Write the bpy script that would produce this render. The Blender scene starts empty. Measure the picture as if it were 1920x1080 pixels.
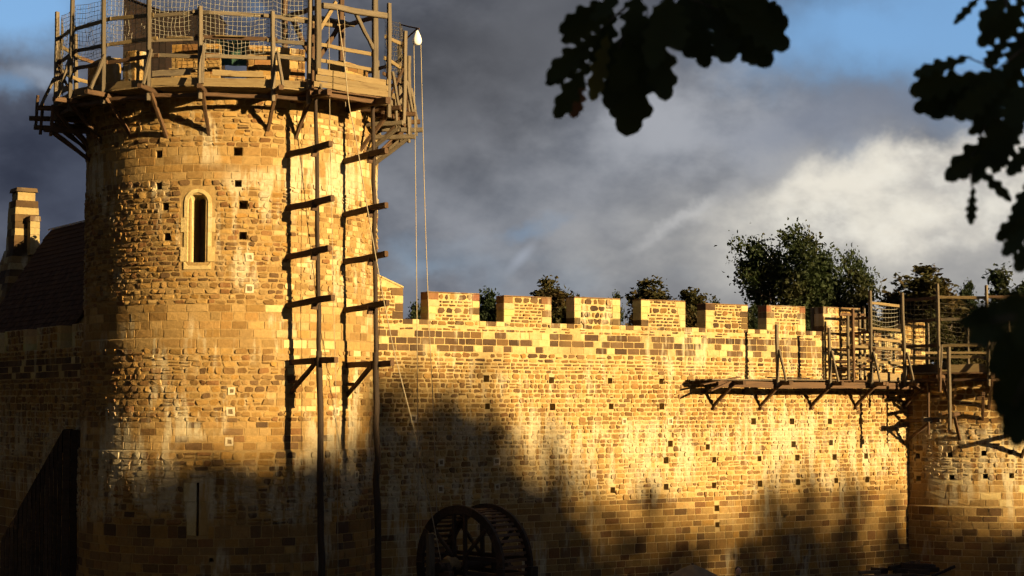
import bpy, bmesh, math, random
from mathutils import Vector, Matrix, noise as mnoise

R = math.radians
rng = random.Random(11)
V = Vector
scene = bpy.context.scene
COL = scene.collection

# ------------------------------------------------------------------ camera, sky, sun, exposure
FPX = 3300.0                       # focal length in pixels of the 1920 px wide photograph
PITCH = math.atan(215.0 / FPX)
EYE = V((0, 0, 6.5))
cam = bpy.data.cameras.new('camera')
cam.sensor_width = 36.0
cam.lens = FPX / 1920 * 36
cam.clip_start = 0.1
cam.clip_end = 3000
cam.dof.use_dof = True
cam.dof.focus_distance = 58
cam.dof.aperture_fstop = 5.6
camo = bpy.data.objects.new('camera', cam)
camo.location = EYE
camo.rotation_euler = (math.pi / 2 + PITCH, 0, 0)
COL.objects.link(camo)
scene.camera = camo

SUN_AZ, SUN_EL = R(51.5), R(11.5)   # behind the camera, to its right, low
SUN = V((math.sin(SUN_AZ) * math.cos(SUN_EL), -math.cos(SUN_AZ) * math.cos(SUN_EL), math.sin(SUN_EL)))
sl = bpy.data.lights.new('sun', 'SUN')
sl.energy = 5.0
sl.angle = R(0.55)
sl.color = (1.0, 0.735, 0.365)
slo = bpy.data.objects.new('sun', sl)
slo.rotation_euler = SUN.to_track_quat('Z', 'Y').to_euler()
slo.location = SUN * 200
COL.objects.link(slo)

vs = scene.view_settings
vs.view_transform = 'Standard'
vs.look = 'None'
vs.exposure = 1.4
vs.gamma = 1.0
vs.use_curve_mapping = False
scene.cycles.max_bounces = 4
scene.cycles.diffuse_bounces = 2
scene.cycles.use_adaptive_sampling = True
scene.cycles.adaptive_threshold = 0.04
scene.cycles.adaptive_min_samples = 8
scene.cycles.transparent_max_bounces = 6
scene.cycles.use_denoising = True

SKY_STRENGTH = 0.1
world = bpy.data.worlds.new('World')
scene.world = world
world.use_nodes = True
world.cycles.sampling_method = 'MANUAL'
world.cycles.sample_map_resolution = 256


class NT:
    """tiny node helper"""
    def __init__(s, tree):
        s.t = tree
        s.n = tree.nodes
        s.l = tree.links

    def node(s, typ, **kw):
        n = s.n.new(typ)
        for k, v in kw.items():
            setattr(n, k, v)
        return n

    def put(s, sock, v):
        if isinstance(v, bpy.types.NodeSocket):
            s.l.new(v, sock)
        elif v is not None:
            sock.default_value = v

    def math(s, op, a, b=None, c=None, clamp=False):
        n = s.node('ShaderNodeMath', operation=op, use_clamp=clamp)
        s.put(n.inputs[0], a)
        s.put(n.inputs[1], b)
        if c is not None:
            s.put(n.inputs[2], c)
        return n.outputs[0]

    def smooth(s, x, lo, hi):
        n = s.node('ShaderNodeMapRange', interpolation_type='SMOOTHSTEP')
        s.put(n.inputs[0], x)
        n.inputs[1].default_value = lo
        n.inputs[2].default_value = hi
        return n.outputs[0]

    def mix(s, fac, a, b, blend='MIX'):
        n = s.node('ShaderNodeMix', data_type='RGBA', blend_type=blend)
        s.put(n.inputs[0], fac)
        for sock, v in ((n.inputs[6], a), (n.inputs[7], b)):
            if isinstance(v, (tuple, list)) and len(v) == 3:
                v = (*v, 1)
            s.put(sock, v)
        return n.outputs[2]

    def noise(s, vec, scale, detail=4, rough=0.55, dist=0.0, col=False):
        n = s.node('ShaderNodeTexNoise')
        s.put(n.inputs['Vector'], vec)
        n.inputs['Scale'].default_value = scale
        n.inputs['Detail'].default_value = detail
        n.inputs['Roughness'].default_value = rough
        n.inputs['Distortion'].default_value = dist
        return n.outputs['Color' if col else 'Fac']

    def mapping(s, vec, scale=(1, 1, 1), rot=(0, 0, 0), loc=(0, 0, 0)):
        n = s.node('ShaderNodeMapping')
        s.put(n.inputs[0], vec)
        n.inputs['Location'].default_value = loc
        n.inputs['Rotation'].default_value = rot
        n.inputs['Scale'].default_value = scale
        return n.outputs[0]

    def vmath(s, op, a, b=None):
        n = s.node('ShaderNodeVectorMath', operation=op)
        s.put(n.inputs[0], a)
        s.put(n.inputs[1], b)
        return n.outputs[0]


def srgb(r, g, b):
    f = lambda c: (c / 255 / 12.92) if c <= 10 else ((c / 255 + 0.055) / 1.055) ** 2.4
    return (f(r), f(g), f(b))


def build_sky():
    t = NT(world.node_tree)
    t.n.clear()
    out = t.node('ShaderNodeOutputWorld')
    bg = t.node('ShaderNodeBackground')
    bg.inputs[1].default_value = SKY_STRENGTH
    sky = t.node('ShaderNodeTexSky')
    sky.sky_type = 'NISHITA'
    sky.sun_disc = False
    sky.sun_elevation = SUN_EL
    sky.sun_rotation = math.pi - SUN_AZ
    sky.altitude = 200
    sky.air_density = 1.0
    sky.dust_density = 0.6
    sky.ozone_density = 2.0
    tc = t.node('ShaderNodeTexCoord')
    sep = t.node('ShaderNodeSeparateXYZ')
    t.l.new(tc.outputs['Generated'], sep.inputs[0])
    az = t.math('ARCTAN2', sep.outputs[0], sep.outputs[1])       # azimuth and height in the sky
    el = t.math('ARCSINE', sep.outputs[2])
    cb = t.node('ShaderNodeCombineXYZ')
    t.l.new(az, cb.inputs[0])
    t.l.new(el, cb.inputs[1])
    P = cb.outputs[0]
    # ragged edges: the sky position is displaced by turbulence before the cloud banks are read
    w1 = t.noise(P, 14.0, 5, 0.6, col=True)
    warp = t.vmath('MULTIPLY', t.vmath('SUBTRACT', w1, (0.5, 0.5, 0.5)), (0.07, 0.06, 0))
    Q = t.vmath('ADD', P, warp)
    K = 1.0 / SKY_STRENGTH / 2 ** vs.exposure

    def c(r, g, b):
        return tuple(v * K for v in srgb(r, g, b))
    n_big = t.noise(t.mapping(Q, (1, 1.8, 1), loc=(3.1, 0.4, 0)), 5.0, 3, 0.6)
    n_mid = t.noise(t.mapping(P, (1, 1.5, 1), rot=(0, 0, 0.45), loc=(1.7, 2.4, 0)), 13.0, 5, 0.56)
    n_fine = t.noise(t.mapping(P, (1, 1.3, 1), rot=(0, 0, 0.5)), 38.0, 4, 0.6)
    # clear sky
    clear = t.mix(0.8, sky.outputs[0], c(106, 153, 205))
    # broken cloud cover everywhere: slate undersides with paler tops
    grey = t.mix(t.smooth(n_mid, 0.36, 0.66), c(70, 75, 88), c(112, 116, 127))
    cover = t.smooth(n_big, 0.30, 0.40)
    colr = t.mix(cover, clear, grey)

    def blob(px, py, rx, ry, soft=0.6, rot=0.0, src=Q):
        a0 = math.atan((px - 960) / FPX)
        e0 = math.atan((755 - py) / FPX)
        d = t.vmath('SUBTRACT', src, (a0, e0, 0))
        if rot:
            d = t.mapping(d, rot=(0, 0, rot))
        d = t.vmath('MULTIPLY', d, (FPX / rx, FPX / ry, 0))
        ln = t.node('ShaderNodeVectorMath', operation='LENGTH')
        t.l.new(d, ln.inputs[0])
        n = t.node('ShaderNodeMapRange', interpolation_type='SMOOTHSTEP')
        t.l.new(ln.outputs['Value'], n.inputs[0])
        n.inputs[1].default_value = 1.0 + soft * 0.5
        n.inputs[2].default_value = 1.0 - soft
        n.inputs[3].default_value = 0
        n.inputs[4].default_value = 1
        return n.outputs[0]

    def lay(base, mask, col, amt=1.0):
        if amt != 1.0:
            mask = t.math('MULTIPLY', mask, amt)
        return t.mix(mask, base, col)
    # the cloud banks the photograph shows
    colr = lay(colr, blob(1060, 400, 680, 330, 0.9), t.mix(t.smooth(n_mid, 0.3, 0.7), c(108, 113, 123), c(146, 149, 156)))
    colr = lay(colr, blob(1330, 215, 330, 150, 0.9), t.mix(t.smooth(n_mid, 0.35, 0.65), c(122, 127, 137), c(168, 171, 178)), 0.9)
    colr = lay(colr, blob(860, 110, 250, 230, 0.8), t.mix(t.smooth(n_mid, 0.3, 0.7), c(70, 72, 78), c(98, 100, 106)))
    colr = lay(colr, blob(1080, 50, 240, 120, 0.8), c(98, 100, 106), 0.8)
    colr = lay(colr, blob(90, 330, 220, 190, 0.7), t.mix(t.smooth(n_mid, 0.3, 0.7), c(50, 55, 70), c(74, 80, 96)))
    colr = lay(colr, blob(30, 25, 160, 90, 0.7), clear)
    colr = lay(colr, blob(60, 150, 70, 22, 0.9), c(150, 165, 185), 0.7)
    colr = lay(colr, blob(1640, 60, 270, 120, 0.8), clear)
    colr = lay(colr, blob(1860, 70, 210, 180, 0.8), clear)
    colr = lay(colr, blob(1600, 235, 240, 70, 0.9), c(128, 136, 152), 0.75)
    colr = lay(colr, blob(1000, 425, 62, 20, 1.0, -0.35), c(122, 146, 172), 0.6)
    colr = lay(colr, blob(978, 482, 34, 11, 1.0, -0.8, P), c(160, 167, 180), 0.7)
    colr = lay(colr, blob(1272, 412, 115, 20, 1.0, -0.55), c(192, 193, 196), 0.85)
    # bright cumulus low on the right: cream tops with a crisp upper edge, greyer towards the horizon
    low = t.mix(t.smooth(n_mid, 0.3, 0.7), c(160, 159, 158), c(204, 200, 191))
    cum = t.mix(t.smooth(n_mid, 0.38, 0.62), c(188, 185, 179), c(234, 228, 214))
    cum = t.mix(t.math('MULTIPLY', t.smooth(n_fine, 0.42, 0.68), 0.5), cum, c(240, 236, 224))
    colr = lay(colr, blob(1680, 490, 560, 190, 0.85), low)
    colr = lay(colr, blob(1690, 400, 235, 108, 0.32), cum)
    colr = lay(colr, blob(1900, 370, 170, 105, 0.35), cum, 0.95)
    colr = lay(colr, blob(1470, 430, 170, 80, 0.9), cum, 0.55)
    t.l.new(colr, bg.inputs[0])
    t.l.new(bg.outputs[0], out.inputs[0])


build_sky()

# ------------------------------------------------------------------ where a pixel of the photograph lies
RIGHT = V((1, 0, 0))
FWD = V((0, math.cos(PITCH), math.sin(PITCH)))
UP = V((0, -math.sin(PITCH), math.cos(PITCH)))


def ray(px, py):
    return RIGHT * ((px - 960) / FPX) + UP * ((540 - py) / FPX) + FWD


def at(px, py, Y):
    d = ray(px, py)
    return EYE + d * (Y / d.y)


def project(p):
    d = V(p) - EYE
    z = d.dot(FWD)
    return 960 + FPX * d.dot(RIGHT) / z, 540 - FPX * d.dot(UP) / z, z


# the castle's plan: two round towers joined by a curtain wall, another wall running back on the left
T1 = V((-8.75, 55.0, 0))
T1R = 4.5
W0 = V((-4.25, 55.0, 0))
W1 = V((15.37, 67.9, 0))
WD = (W1 - W0).normalized()                 # along the curtain wall
WN = V((WD.y, -WD.x, 0))                    # out of the curtain wall
WL = (W1 - W0).length
T2 = V((18.7, 70.65, 0))
T2R = 4.5
L0 = V((-13.2, 54.6, 0))                    # left wall: runs back at a right angle
LD = -WN
LN = -WD


def on_plane(px, py, P0, D, N, off=0.0):
    d = ray(px, py)
    k = ((P0 + N * off) - EYE).dot(N) / d.dot(N)
    p = EYE + d * k
    return (p - P0).dot(D), p.z, p


def on_wall(px, py, off=0.0):
    return on_plane(px, py, W0, WD, WN, off)


def on_cyl(px, py, C, r):
    d = ray(px, py)
    ox, oy = EYE.x - C.x, EYE.y - C.y
    a = d.x * d.x + d.y * d.y
    b = 2 * (ox * d.x + oy * d.y)
    c = ox * ox + oy * oy - r * r
    disc = max(b * b - 4 * a * c, 0)
    k = (-b - math.sqrt(disc)) / (2 * a)
    p = EYE + d * k
    th = math.atan2(p.x - C.x, -(p.y - C.y))      # 0 faces the camera's -Y, positive to the right
    return th, p.z, p


def cylpt(C, th, r, z):
    return V((C.x + r * math.sin(th), C.y - r * math.cos(th), z))


# ------------------------------------------------------------------ materials
MATS = {}


def new_mat(name):
    m = bpy.data.materials.new(name)
    m.use_nodes = True
    t = NT(m.node_tree)
    b = t.n['Principled BSDF']
    MATS[name] = m
    return m, t, b


def mat_stone():
    m, t, b = new_mat('stone')
    geo = t.node('ShaderNodeNewGeometry')
    pos = geo.outputs['Position']
    at_ = t.node('ShaderNodeAttribute')
    at_.attribute_name = 'tint'
    n1 = t.noise(pos, 9.0, 3, 0.65)
    n2 = t.noise(pos, 42.0, 1, 0.6)
    v = t.math('ADD', t.math('MULTIPLY', n1, 0.75), t.math('MULTIPLY', n2, 0.35))
    v = t.math('ADD', v, 0.45)
    cm = t.node('ShaderNodeMix', data_type='RGBA', blend_type='MULTIPLY')
    cm.inputs[0].default_value = 1
    t.l.new(at_.outputs['Color'], cm.inputs[6])
    cv = t.node('ShaderNodeCombineColor')
    for i in range(3):
        t.l.new(v, cv.inputs[i])
    t.l.new(cv.outputs[0], cm.inputs[7])
    col = cm.outputs[2]
    # patches of ochre wash and of grey weathering, metres across
    big = t.noise(t.mapping(pos, (1, 1, 1.4)), 0.55, 2, 0.6)
    col = t.mix(t.math('MULTIPLY', t.smooth(big, 0.50, 0.68), 0.18), col, (0.32, 0.195, 0.066))
    big2 = t.noise(t.mapping(pos, (1, 1, 0.6), loc=(7, 3, 1)), 0.8, 2, 0.6)
    col = t.mix(t.math('MULTIPLY', t.smooth(big2, 0.56, 0.72), 0.28), col, (0.14, 0.09, 0.045))
    # lime that has run down the face in streaks
    st = t.noise(t.mapping(pos, (2.6, 2.6, 0.5)), 1.0, 3, 0.66)
    stm = t.noise(t.mapping(pos, (0.35, 0.35, 0.55), loc=(2.2, 5.0, 1.3)), 1.0, 1, 0.5)
    sp = t.node('ShaderNodeSeparateXYZ')
    t.l.new(pos, sp.inputs[0])
    z = sp.outputs[2]
    b1 = t.math('MULTIPLY', t.smooth(z, 2.6, 3.8), t.math('SUBTRACT', 1.0, t.smooth(z, 5.4, 6.6)))
    b2 = t.math('MULTIPLY', t.smooth(z, 12.4, 12.9), t.math('SUBTRACT', 1.0, t.smooth(z, 13.5, 13.9)))
    band = t.math('MULTIPLY', t.math('ADD', b1, b2), 0.085)
    lime = t.math('MULTIPLY', t.smooth(t.math('ADD', st, band), 0.50, 0.66), t.smooth(t.math('ADD', stm, band), 0.46, 0.60))
    lime = t.math('MULTIPLY', lime, t.math('ADD', t.math('MULTIPLY', n1, 1.0), 0.12), clamp=True)
    col = t.mix(lime, col, (0.46, 0.40, 0.27))
    t.l.new(col, b.inputs['Base Color'])
    b.inputs['Roughness'].default_value = 0.92
    b.inputs['Specular IOR Level'].default_value = 0.15
    bp = t.node('ShaderNodeBump')
    bp.inputs['Strength'].default_value = 0.7
    bp.inputs['Distance'].default_value = 0.03
    h = t.math('ADD', t.math('MULTIPLY', n1, 0.7), t.math('MULTIPLY', n2, 0.4))
    t.l.new(h, bp.inputs['Height'])
    t.l.new(bp.outputs[0], b.inputs['Normal'])
    return m


def mat_wood(name, c1, c2, c3, rough=0.8):
    m, t, b = new_mat(name)
    tc = t.node('ShaderNodeTexCoord')
    oi = t.node('ShaderNodeObjectInfo')
    off = t.node('ShaderNodeCombineXYZ')
    t.l.new(t.math('MULTIPLY', oi.outputs['Random'], 50), off.inputs[0])
    p = t.vmath('ADD', tc.outputs['Object'], off.outputs[0])
    g = t.noise(t.mapping(p, (1.5, 14, 14)), 1.0, 5, 0.6)
    k = t.noise(t.mapping(p, (5, 2.0, 2.0)), 1.0, 3, 0.5)
    col = t.mix(t.smooth(g, 0.35, 0.65), c1, c2)
    col = t.mix(t.math('MULTIPLY', t.smooth(k, 0.52, 0.68), 0.6), col, c3)
    val = t.math('ADD', t.math('MULTIPLY', oi.outputs['Random'], 0.55), 0.7)
    hs = t.node('ShaderNodeHueSaturation')
    t.l.new(col, hs.inputs['Color'])
    t.l.new(val, hs.inputs['Value'])
    t.l.new(hs.outputs[0], b.inputs['Base Color'])
    b.inputs['Roughness'].default_value = rough
    b.inputs['Specular IOR Level'].default_value = 0.25
    bp = t.node('ShaderNodeBump')
    bp.inputs['Strength'].default_value = 0.35
    bp.inputs['Distance'].default_value = 0.02
    t.l.new(g, bp.inputs['Height'])
    t.l.new(bp.outputs[0], b.inputs['Normal'])
    return m


def mat_plain(name, c1, c2, scale=6, rough=0.85, bump=0.2, spec=0.25):
    m, t, b = new_mat(name)
    tc = t.node('ShaderNodeTexCoord')
    n = t.noise(tc.outputs['Object'], scale, 5, 0.6)
    t.l.new(t.mix(t.smooth(n, 0.32, 0.68), c1, c2), b.inputs['Base Color'])
    b.inputs['Roughness'].default_value = rough
    b.inputs['Specular IOR Level'].default_value = spec
    bp = t.node('ShaderNodeBump')
    bp.inputs['Strength'].default_value = bump
    bp.inputs['Distance'].default_value = 0.03
    t.l.new(n, bp.inputs['Height'])
    t.l.new(bp.outputs[0], b.inputs['Normal'])
    return m


def mat_leaf(name, c1, c2, c3, trans=0.25):
    m, t, b = new_mat(name)
    geo = t.node('ShaderNodeNewGeometry')
    rnd = geo.outputs['Random Per Island']
    n = t.noise(geo.outputs['Position'], 0.45, 3, 0.5)
    col = t.mix(rnd, c1, c2)
    col = t.mix(t.smooth(n, 0.45, 0.68), col, c3)
    t.l.new(col, b.inputs['Base Color'])
    b.inputs['Roughness'].default_value = 0.65
    b.inputs['Specular IOR Level'].default_value = 0.2
    tr = t.node('ShaderNodeBsdfTranslucent')
    t.l.new(col, tr.inputs[0])
    mx = t.node('ShaderNodeMixShader')
    mx.inputs[0].default_value = trans
    t.l.new(b.outputs[0], mx.inputs[1])
    t.l.new(tr.outputs[0], mx.inputs[2])
    t.l.new(mx.outputs[0], t.n['Material Output'].inputs[0])
    return m


mat_stone()
mat_wood('grey_timber', (0.0966, 0.0741, 0.0483), (0.1417, 0.1096, 0.0708), (0.0644, 0.0483, 0.0322))
mat_wood('fresh_timber', (0.159, 0.1072, 0.0484), (0.2006, 0.1452, 0.0691), (0.1106, 0.0657, 0.0277))
mat_wood('brown_timber', (0.0648, 0.0343, 0.0171), (0.1029, 0.0572, 0.0286), (0.0381, 0.021, 0.0114))
mat_wood('dark_timber', (0.0229, 0.0143, 0.0092), (0.0432, 0.0264, 0.0162), (0.0153, 0.0102, 0.0071))
mat_wood('darkest_timber', (0.010, 0.006, 0.004), (0.020, 0.010, 0.007), (0.008, 0.005, 0.004))  # darkest of the timber tones, for the hut walls
mat_plain('rope', (0.2604, 0.2046, 0.124), (0.341, 0.279, 0.186), 40)
mat_plain('net_cord', (0.372, 0.3348, 0.2604), (0.434, 0.403, 0.3224), 20)
mat_plain('dark_net_cord', (0.0992, 0.0806, 0.0558), (0.1488, 0.124, 0.0806), 20)
mat_plain('white_block', (0.76, 0.75, 0.72), (0.84, 0.83, 0.80), 8, 0.6)
mat_plain('iron', (0.03, 0.028, 0.026), (0.07, 0.05, 0.04), 20, 0.6)
mat_plain('canvas', (0.1364, 0.093, 0.0527), (0.186, 0.1302, 0.0744), 5, 0.9)
mat_plain('bark', (0.045, 0.035, 0.025), (0.10, 0.08, 0.06), 12, 0.95, 0.6)
mat_plain('tile', (0.040, 0.018, 0.009), (0.085, 0.040, 0.018), 3, 0.95, 0.4, 0.1)
mat_plain('green_sheet', (0.02, 0.05, 0.035), (0.03, 0.07, 0.05), 3, 0.8)
mat_plain('dark_cloth', (0.02, 0.02, 0.025), (0.04, 0.04, 0.045), 12, 0.9)
mat_plain('pale_cloth', (0.279, 0.248, 0.2046), (0.341, 0.31, 0.2604), 12, 0.9)
mat_plain('skin', (0.42, 0.26, 0.19), (0.48, 0.30, 0.22), 20, 0.6)
mat_plain('hair', (0.03, 0.02, 0.015), (0.06, 0.04, 0.03), 60, 0.7)
mat_leaf('oak_green', (0.0143, 0.0238, 0.0067), (0.0262, 0.0381, 0.0105), (0.0333, 0.0314, 0.0086))
mat_leaf('oak_autumn', (0.028, 0.030, 0.008), (0.042, 0.034, 0.009), (0.052, 0.032, 0.009))
mat_leaf('dark_green', (0.0112, 0.0204, 0.0071), (0.0204, 0.0306, 0.0102), (0.0255, 0.0281, 0.0092))
mat_leaf('near_leaf', (0.0168, 0.0252, 0.006), (0.03, 0.039, 0.0084), (0.033, 0.03, 0.0084), 0.18)
mat_leaf('near_leaf_brown', (0.12, 0.045, 0.018), (0.16, 0.07, 0.02), (0.10, 0.05, 0.02), 0.2)
mat_leaf('near_leaf_yellow', (0.12, 0.10, 0.015), (0.10, 0.09, 0.015), (0.12, 0.09, 0.015), 0.25)


def mat_ground():
    m, t, b = new_mat('earth')
    geo = t.node('ShaderNodeNewGeometry')
    p = geo.outputs['Position']
    a = t.noise(p, 0.25, 5, 0.6)
    c = t.noise(p, 3.0, 5, 0.65)
    col = t.mix(t.smooth(a, 0.4, 0.6), (0.16, 0.11, 0.065), (0.06, 0.075, 0.025))
    col = t.mix(t.math('MULTIPLY', t.smooth(c, 0.45, 0.7), 0.5), col, (0.22, 0.16, 0.10))
    t.l.new(col, b.inputs['Base Color'])
    b.inputs['Roughness'].default_value = 0.95
    bp = t.node('ShaderNodeBump')
    bp.inputs['Strength'].default_value = 0.6
    bp.inputs['Distance'].default_value = 0.08
    t.l.new(c, bp.inputs['Height'])
    t.l.new(bp.outputs[0], b.inputs['Normal'])


mat_ground()

# ------------------------------------------------------------------ object helpers


def link(name, mesh, parent=None, mat=None):
    o = bpy.data.objects.new(name, mesh)
    COL.objects.link(o)
    if mat and mesh is not None and not mesh.materials:
        mesh.materials.append(MATS[mat])
    if parent:
        o.parent = parent
    return o


def tag(o, label, cat, group=None, kind=None):
    o['label'] = label
    o['category'] = cat
    if group:
        o['group'] = group
    o['kind'] = kind or 'thing'
    return o


def thing(name, loc, label, cat, group=None):
    o = bpy.data.objects.new(name, None)
    o.empty_display_size = 0.3
    o.location = loc
    COL.objects.link(o)
    return tag(o, label, cat, group)


def wbase(o):
    b = V((0, 0, 0))
    while o is not None:
        b += o.location
        o = o.parent
    return b


def pmesh(name, verts, faces, mat, parent=None, origin=None, tint=None, smooth=False, obj_name=None):
    """mesh from world-space vertices, placed at its own origin"""
    base = wbase(parent) if parent else V((0, 0, 0))
    if origin is None:
        n = len(verts)
        origin = V((sum(v[0] for v in verts) / n, sum(v[1] for v in verts) / n, sum(v[2] for v in verts) / n))
    me = bpy.data.meshes.new(name)
    me.from_pydata([(v[0] - origin[0], v[1] - origin[1], v[2] - origin[2]) for v in verts], [], faces)
    me.materials.append(MATS[mat])
    if tint is not None:
        a = me.attributes.new('tint', 'FLOAT_COLOR', 'POINT')
        flat = []
        if isinstance(tint, tuple):
            tint = tuple(tint)
        if isinstance(tint, tuple):
            flat = [tint[0], tint[1], tint[2], 1.0] * len(verts)
        else:
            for c in tint:
                flat += [c[0], c[1], c[2], 1.0]
        a.data.foreach_set('color', flat)
    if smooth:
        me.polygons.foreach_set('use_smooth', [True] * len(me.polygons))
    me.update()
    o = link(obj_name or name, me, parent)
    o.location = V(origin) - base
    return o


def make_beam_mesh(seed):
    r = random.Random(seed)
    verts, faces = [], []
    N = 5
    b = 0.12
    prof = [(-0.5 + b, -0.5), (0.5 - b, -0.5), (0.5, -0.5 + b), (0.5, 0.5 - b), (0.5 - b, 0.5), (-0.5 + b, 0.5), (-0.5, 0.5 - b), (-0.5, -0.5 + b)]
    for i in range(N):
        x = -0.5 + i / (N - 1)
        oy, oz = (r.uniform(-.10, .10), r.uniform(-.10, .10)) if 0 < i < N - 1 else (0, 0)
        s = r.uniform(0.92, 1.05)
        for (y, z) in prof:
            verts.append((x + r.uniform(-.002, .002), y * s + oy, z * s + oz))
    for i in range(N - 1):
        for k in range(8):
            a, c = i * 8 + k, i * 8 + (k + 1) % 8
            faces.append((a, c, c + 8, a + 8))
    faces.append(tuple(range(7, -1, -1)))
    faces.append(tuple(range((N - 1) * 8, N * 8)))
    return verts, faces


def make_pole_mesh(seed, taper, rings=8, sides=8, wob=0.35):
    r = random.Random(seed)
    verts, faces = [], []
    for i in range(rings):
        f = i / (rings - 1)
        rad = 1 - (1 - taper) * f
        ox, oz = (r.uniform(-wob, wob), r.uniform(-wob, wob)) if 0 < i < rings - 1 else (0, 0)
        for k in range(sides):
            a = 2 * math.pi * k / sides
            q = rad * r.uniform(0.93, 1.07)
            verts.append((f - 0.5, math.cos(a) * q + ox, math.sin(a) * q + oz))
    for i in range(rings - 1):
        for k in range(sides):
            a, c = i * sides + k, i * sides + (k + 1) % sides
            faces.append((a, c, c + sides, a + sides))
    faces.append(tuple(range(sides - 1, -1, -1)))
    faces.append(tuple(range((rings - 1) * sides, rings * sides)))
    return verts, faces


_bm = {}


def shared(kind, seed, mat):
    key = (kind, seed, mat)
    if key not in _bm:
        if kind == 'beam':
            v, f = make_beam_mesh(seed)
        elif kind == 'pole':
            v, f = make_pole_mesh(seed, 0.72)
        else:
            v, f = make_pole_mesh(seed, 0.8, 12, 8, 0.38)
        me = bpy.data.meshes.new(kind)
        me.from_pydata(v, [], f)
        me.materials.append(MATS[mat])
        if kind != 'beam':
            me.polygons.foreach_set('use_smooth', [len(p.vertices) == 4 for p in me.polygons])
        _bm[key] = me
    return _bm[key]


def place(parent, name, me, p0, p1, w, h, up=V((0, 0, 1))):
    p0, p1 = V(p0), V(p1)
    x = (p1 - p0)
    L = x.length
    x.normalize()
    if abs(x.dot(up)) > 0.98:
        up = WN
    y = up.cross(x).normalized()
    z = x.cross(y)
    M = Matrix((x, y, z)).transposed().to_4x4()
    o = link(name, me, parent)
    base = wbase(parent) if parent else V((0, 0, 0))
    o.matrix_basis = Matrix.Translation((p0 + p1) / 2 - base) @ M @ Matrix.Diagonal((L, w, h, 1))
    return o


def beam(parent, name, p0, p1, w, h, mat='grey_timber', up=V((0, 0, 1))):
    return place(parent, name, shared('beam', rng.randrange(5), mat), p0, p1, w, h, up)


def pole(parent, name, p0, p1, r, mat='grey_timber', kind='pole'):
    return place(parent, name, shared(kind, rng.randrange(4), mat), p0, p1, r, r)


def tube(pts, r, sides=5, r1=None):
    verts, faces = [], []
    n = len(pts)
    for i, p in enumerate(pts):
        p = V(p)
        d = (V(pts[min(i + 1, n - 1)]) - V(pts[max(i - 1, 0)])).normalized()
        a = d.orthogonal().normalized() if abs(d.z) > 0.9 else d.cross(V((0, 0, 1))).normalized()
        b = d.cross(a)
        rr = r if r1 is None else r + (r1 - r) * i / (n - 1)
        for k in range(sides):
            t = 2 * math.pi * k / sides
            verts.append(p + (a * math.cos(t) + b * math.sin(t)) * rr)
    for i in range(n - 1):
        for k in range(sides):
            a, c = i * sides + k, i * sides + (k + 1) % sides
            faces.append((a, c, c + sides, a + sides))
    faces.append(tuple(range(sides - 1, -1, -1)))
    faces.append(tuple(range((n - 1) * sides, n * sides)))
    return verts, faces


def join(parts):
    V_, F_ = [], []
    for v, f in parts:
        o = len(V_)
        V_ += list(v)
        F_ += [tuple(i + o for i in q) for q in f]
    return V_, F_


def net(parent, A, B, C, D, mat, cell=0.16, r=0.009, sag=0.06, seed=0, name='safety_net'):
    """A bottom-left, B bottom-right, C top-right, D top-left"""
    A, B, C, D = V(A), V(B), V(C), V(D)
    nu = max(3, int((B - A).length / cell))
    nv = max(3, int((D - A).length / cell))
    N = (B - A).cross(D - A).normalized()
    grid = []
    for j in range(nv + 1):
        row = []
        for i in range(nu + 1):
            u, v = i / nu, j / nv
            p = (A * (1 - u) + B * u) * (1 - v) + (D * (1 - u) + C * u) * v
            q = mnoise.noise_vector(V((i * .35 + seed * 7.1, j * .35, seed * 1.3)))
            edge = math.sin(math.pi * u) * (0.4 + 0.6 * math.sin(math.pi * min(1, v + .15)))
            p = p + N * q.x * .16 * edge + V((0, 0, -sag * 2.2 * edge + q.y * .05 * edge)) + (B - A).normalized() * q.z * .05 * edge
            row.append(p)
        grid.append(row)
    parts = [tube(row, r, 3) for row in grid]
    parts += [tube([grid[j][i] for j in range(nv + 1)], r, 3) for i in range(nu + 1)]
    v, f = join(parts)
    return pmesh(name, v, f, mat, parent)


# ------------------------------------------------------------------ masonry
RUB = [(0.262, 0.152, 0.047), (0.224, 0.126, 0.04), (0.181, 0.1, 0.033), (0.293, 0.178, 0.058), (0.149, 0.081, 0.029), (0.25, 0.137, 0.036), (0.206, 0.121, 0.043), (0.113, 0.064, 0.028), (0.166, 0.081, 0.029)]
SMALL = [(0.303, 0.183, 0.058), (0.268, 0.155, 0.049), (0.209, 0.114, 0.037), (0.336, 0.211, 0.074), (0.175, 0.095, 0.035), (0.147, 0.083, 0.036)]
CREAM = [(0.431, 0.322, 0.146), (0.395, 0.296, 0.129), (0.46, 0.35, 0.162)]
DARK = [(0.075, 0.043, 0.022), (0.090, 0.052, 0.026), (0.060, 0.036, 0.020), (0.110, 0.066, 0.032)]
TAN = [(0.3, 0.187, 0.067), (0.272, 0.171, 0.064), (0.239, 0.142, 0.05), (0.319, 0.206, 0.081)]
T_MORTAR = (0.27, 0.175, 0.068)
MORTAR = (0.40, 0.285, 0.125)


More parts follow.
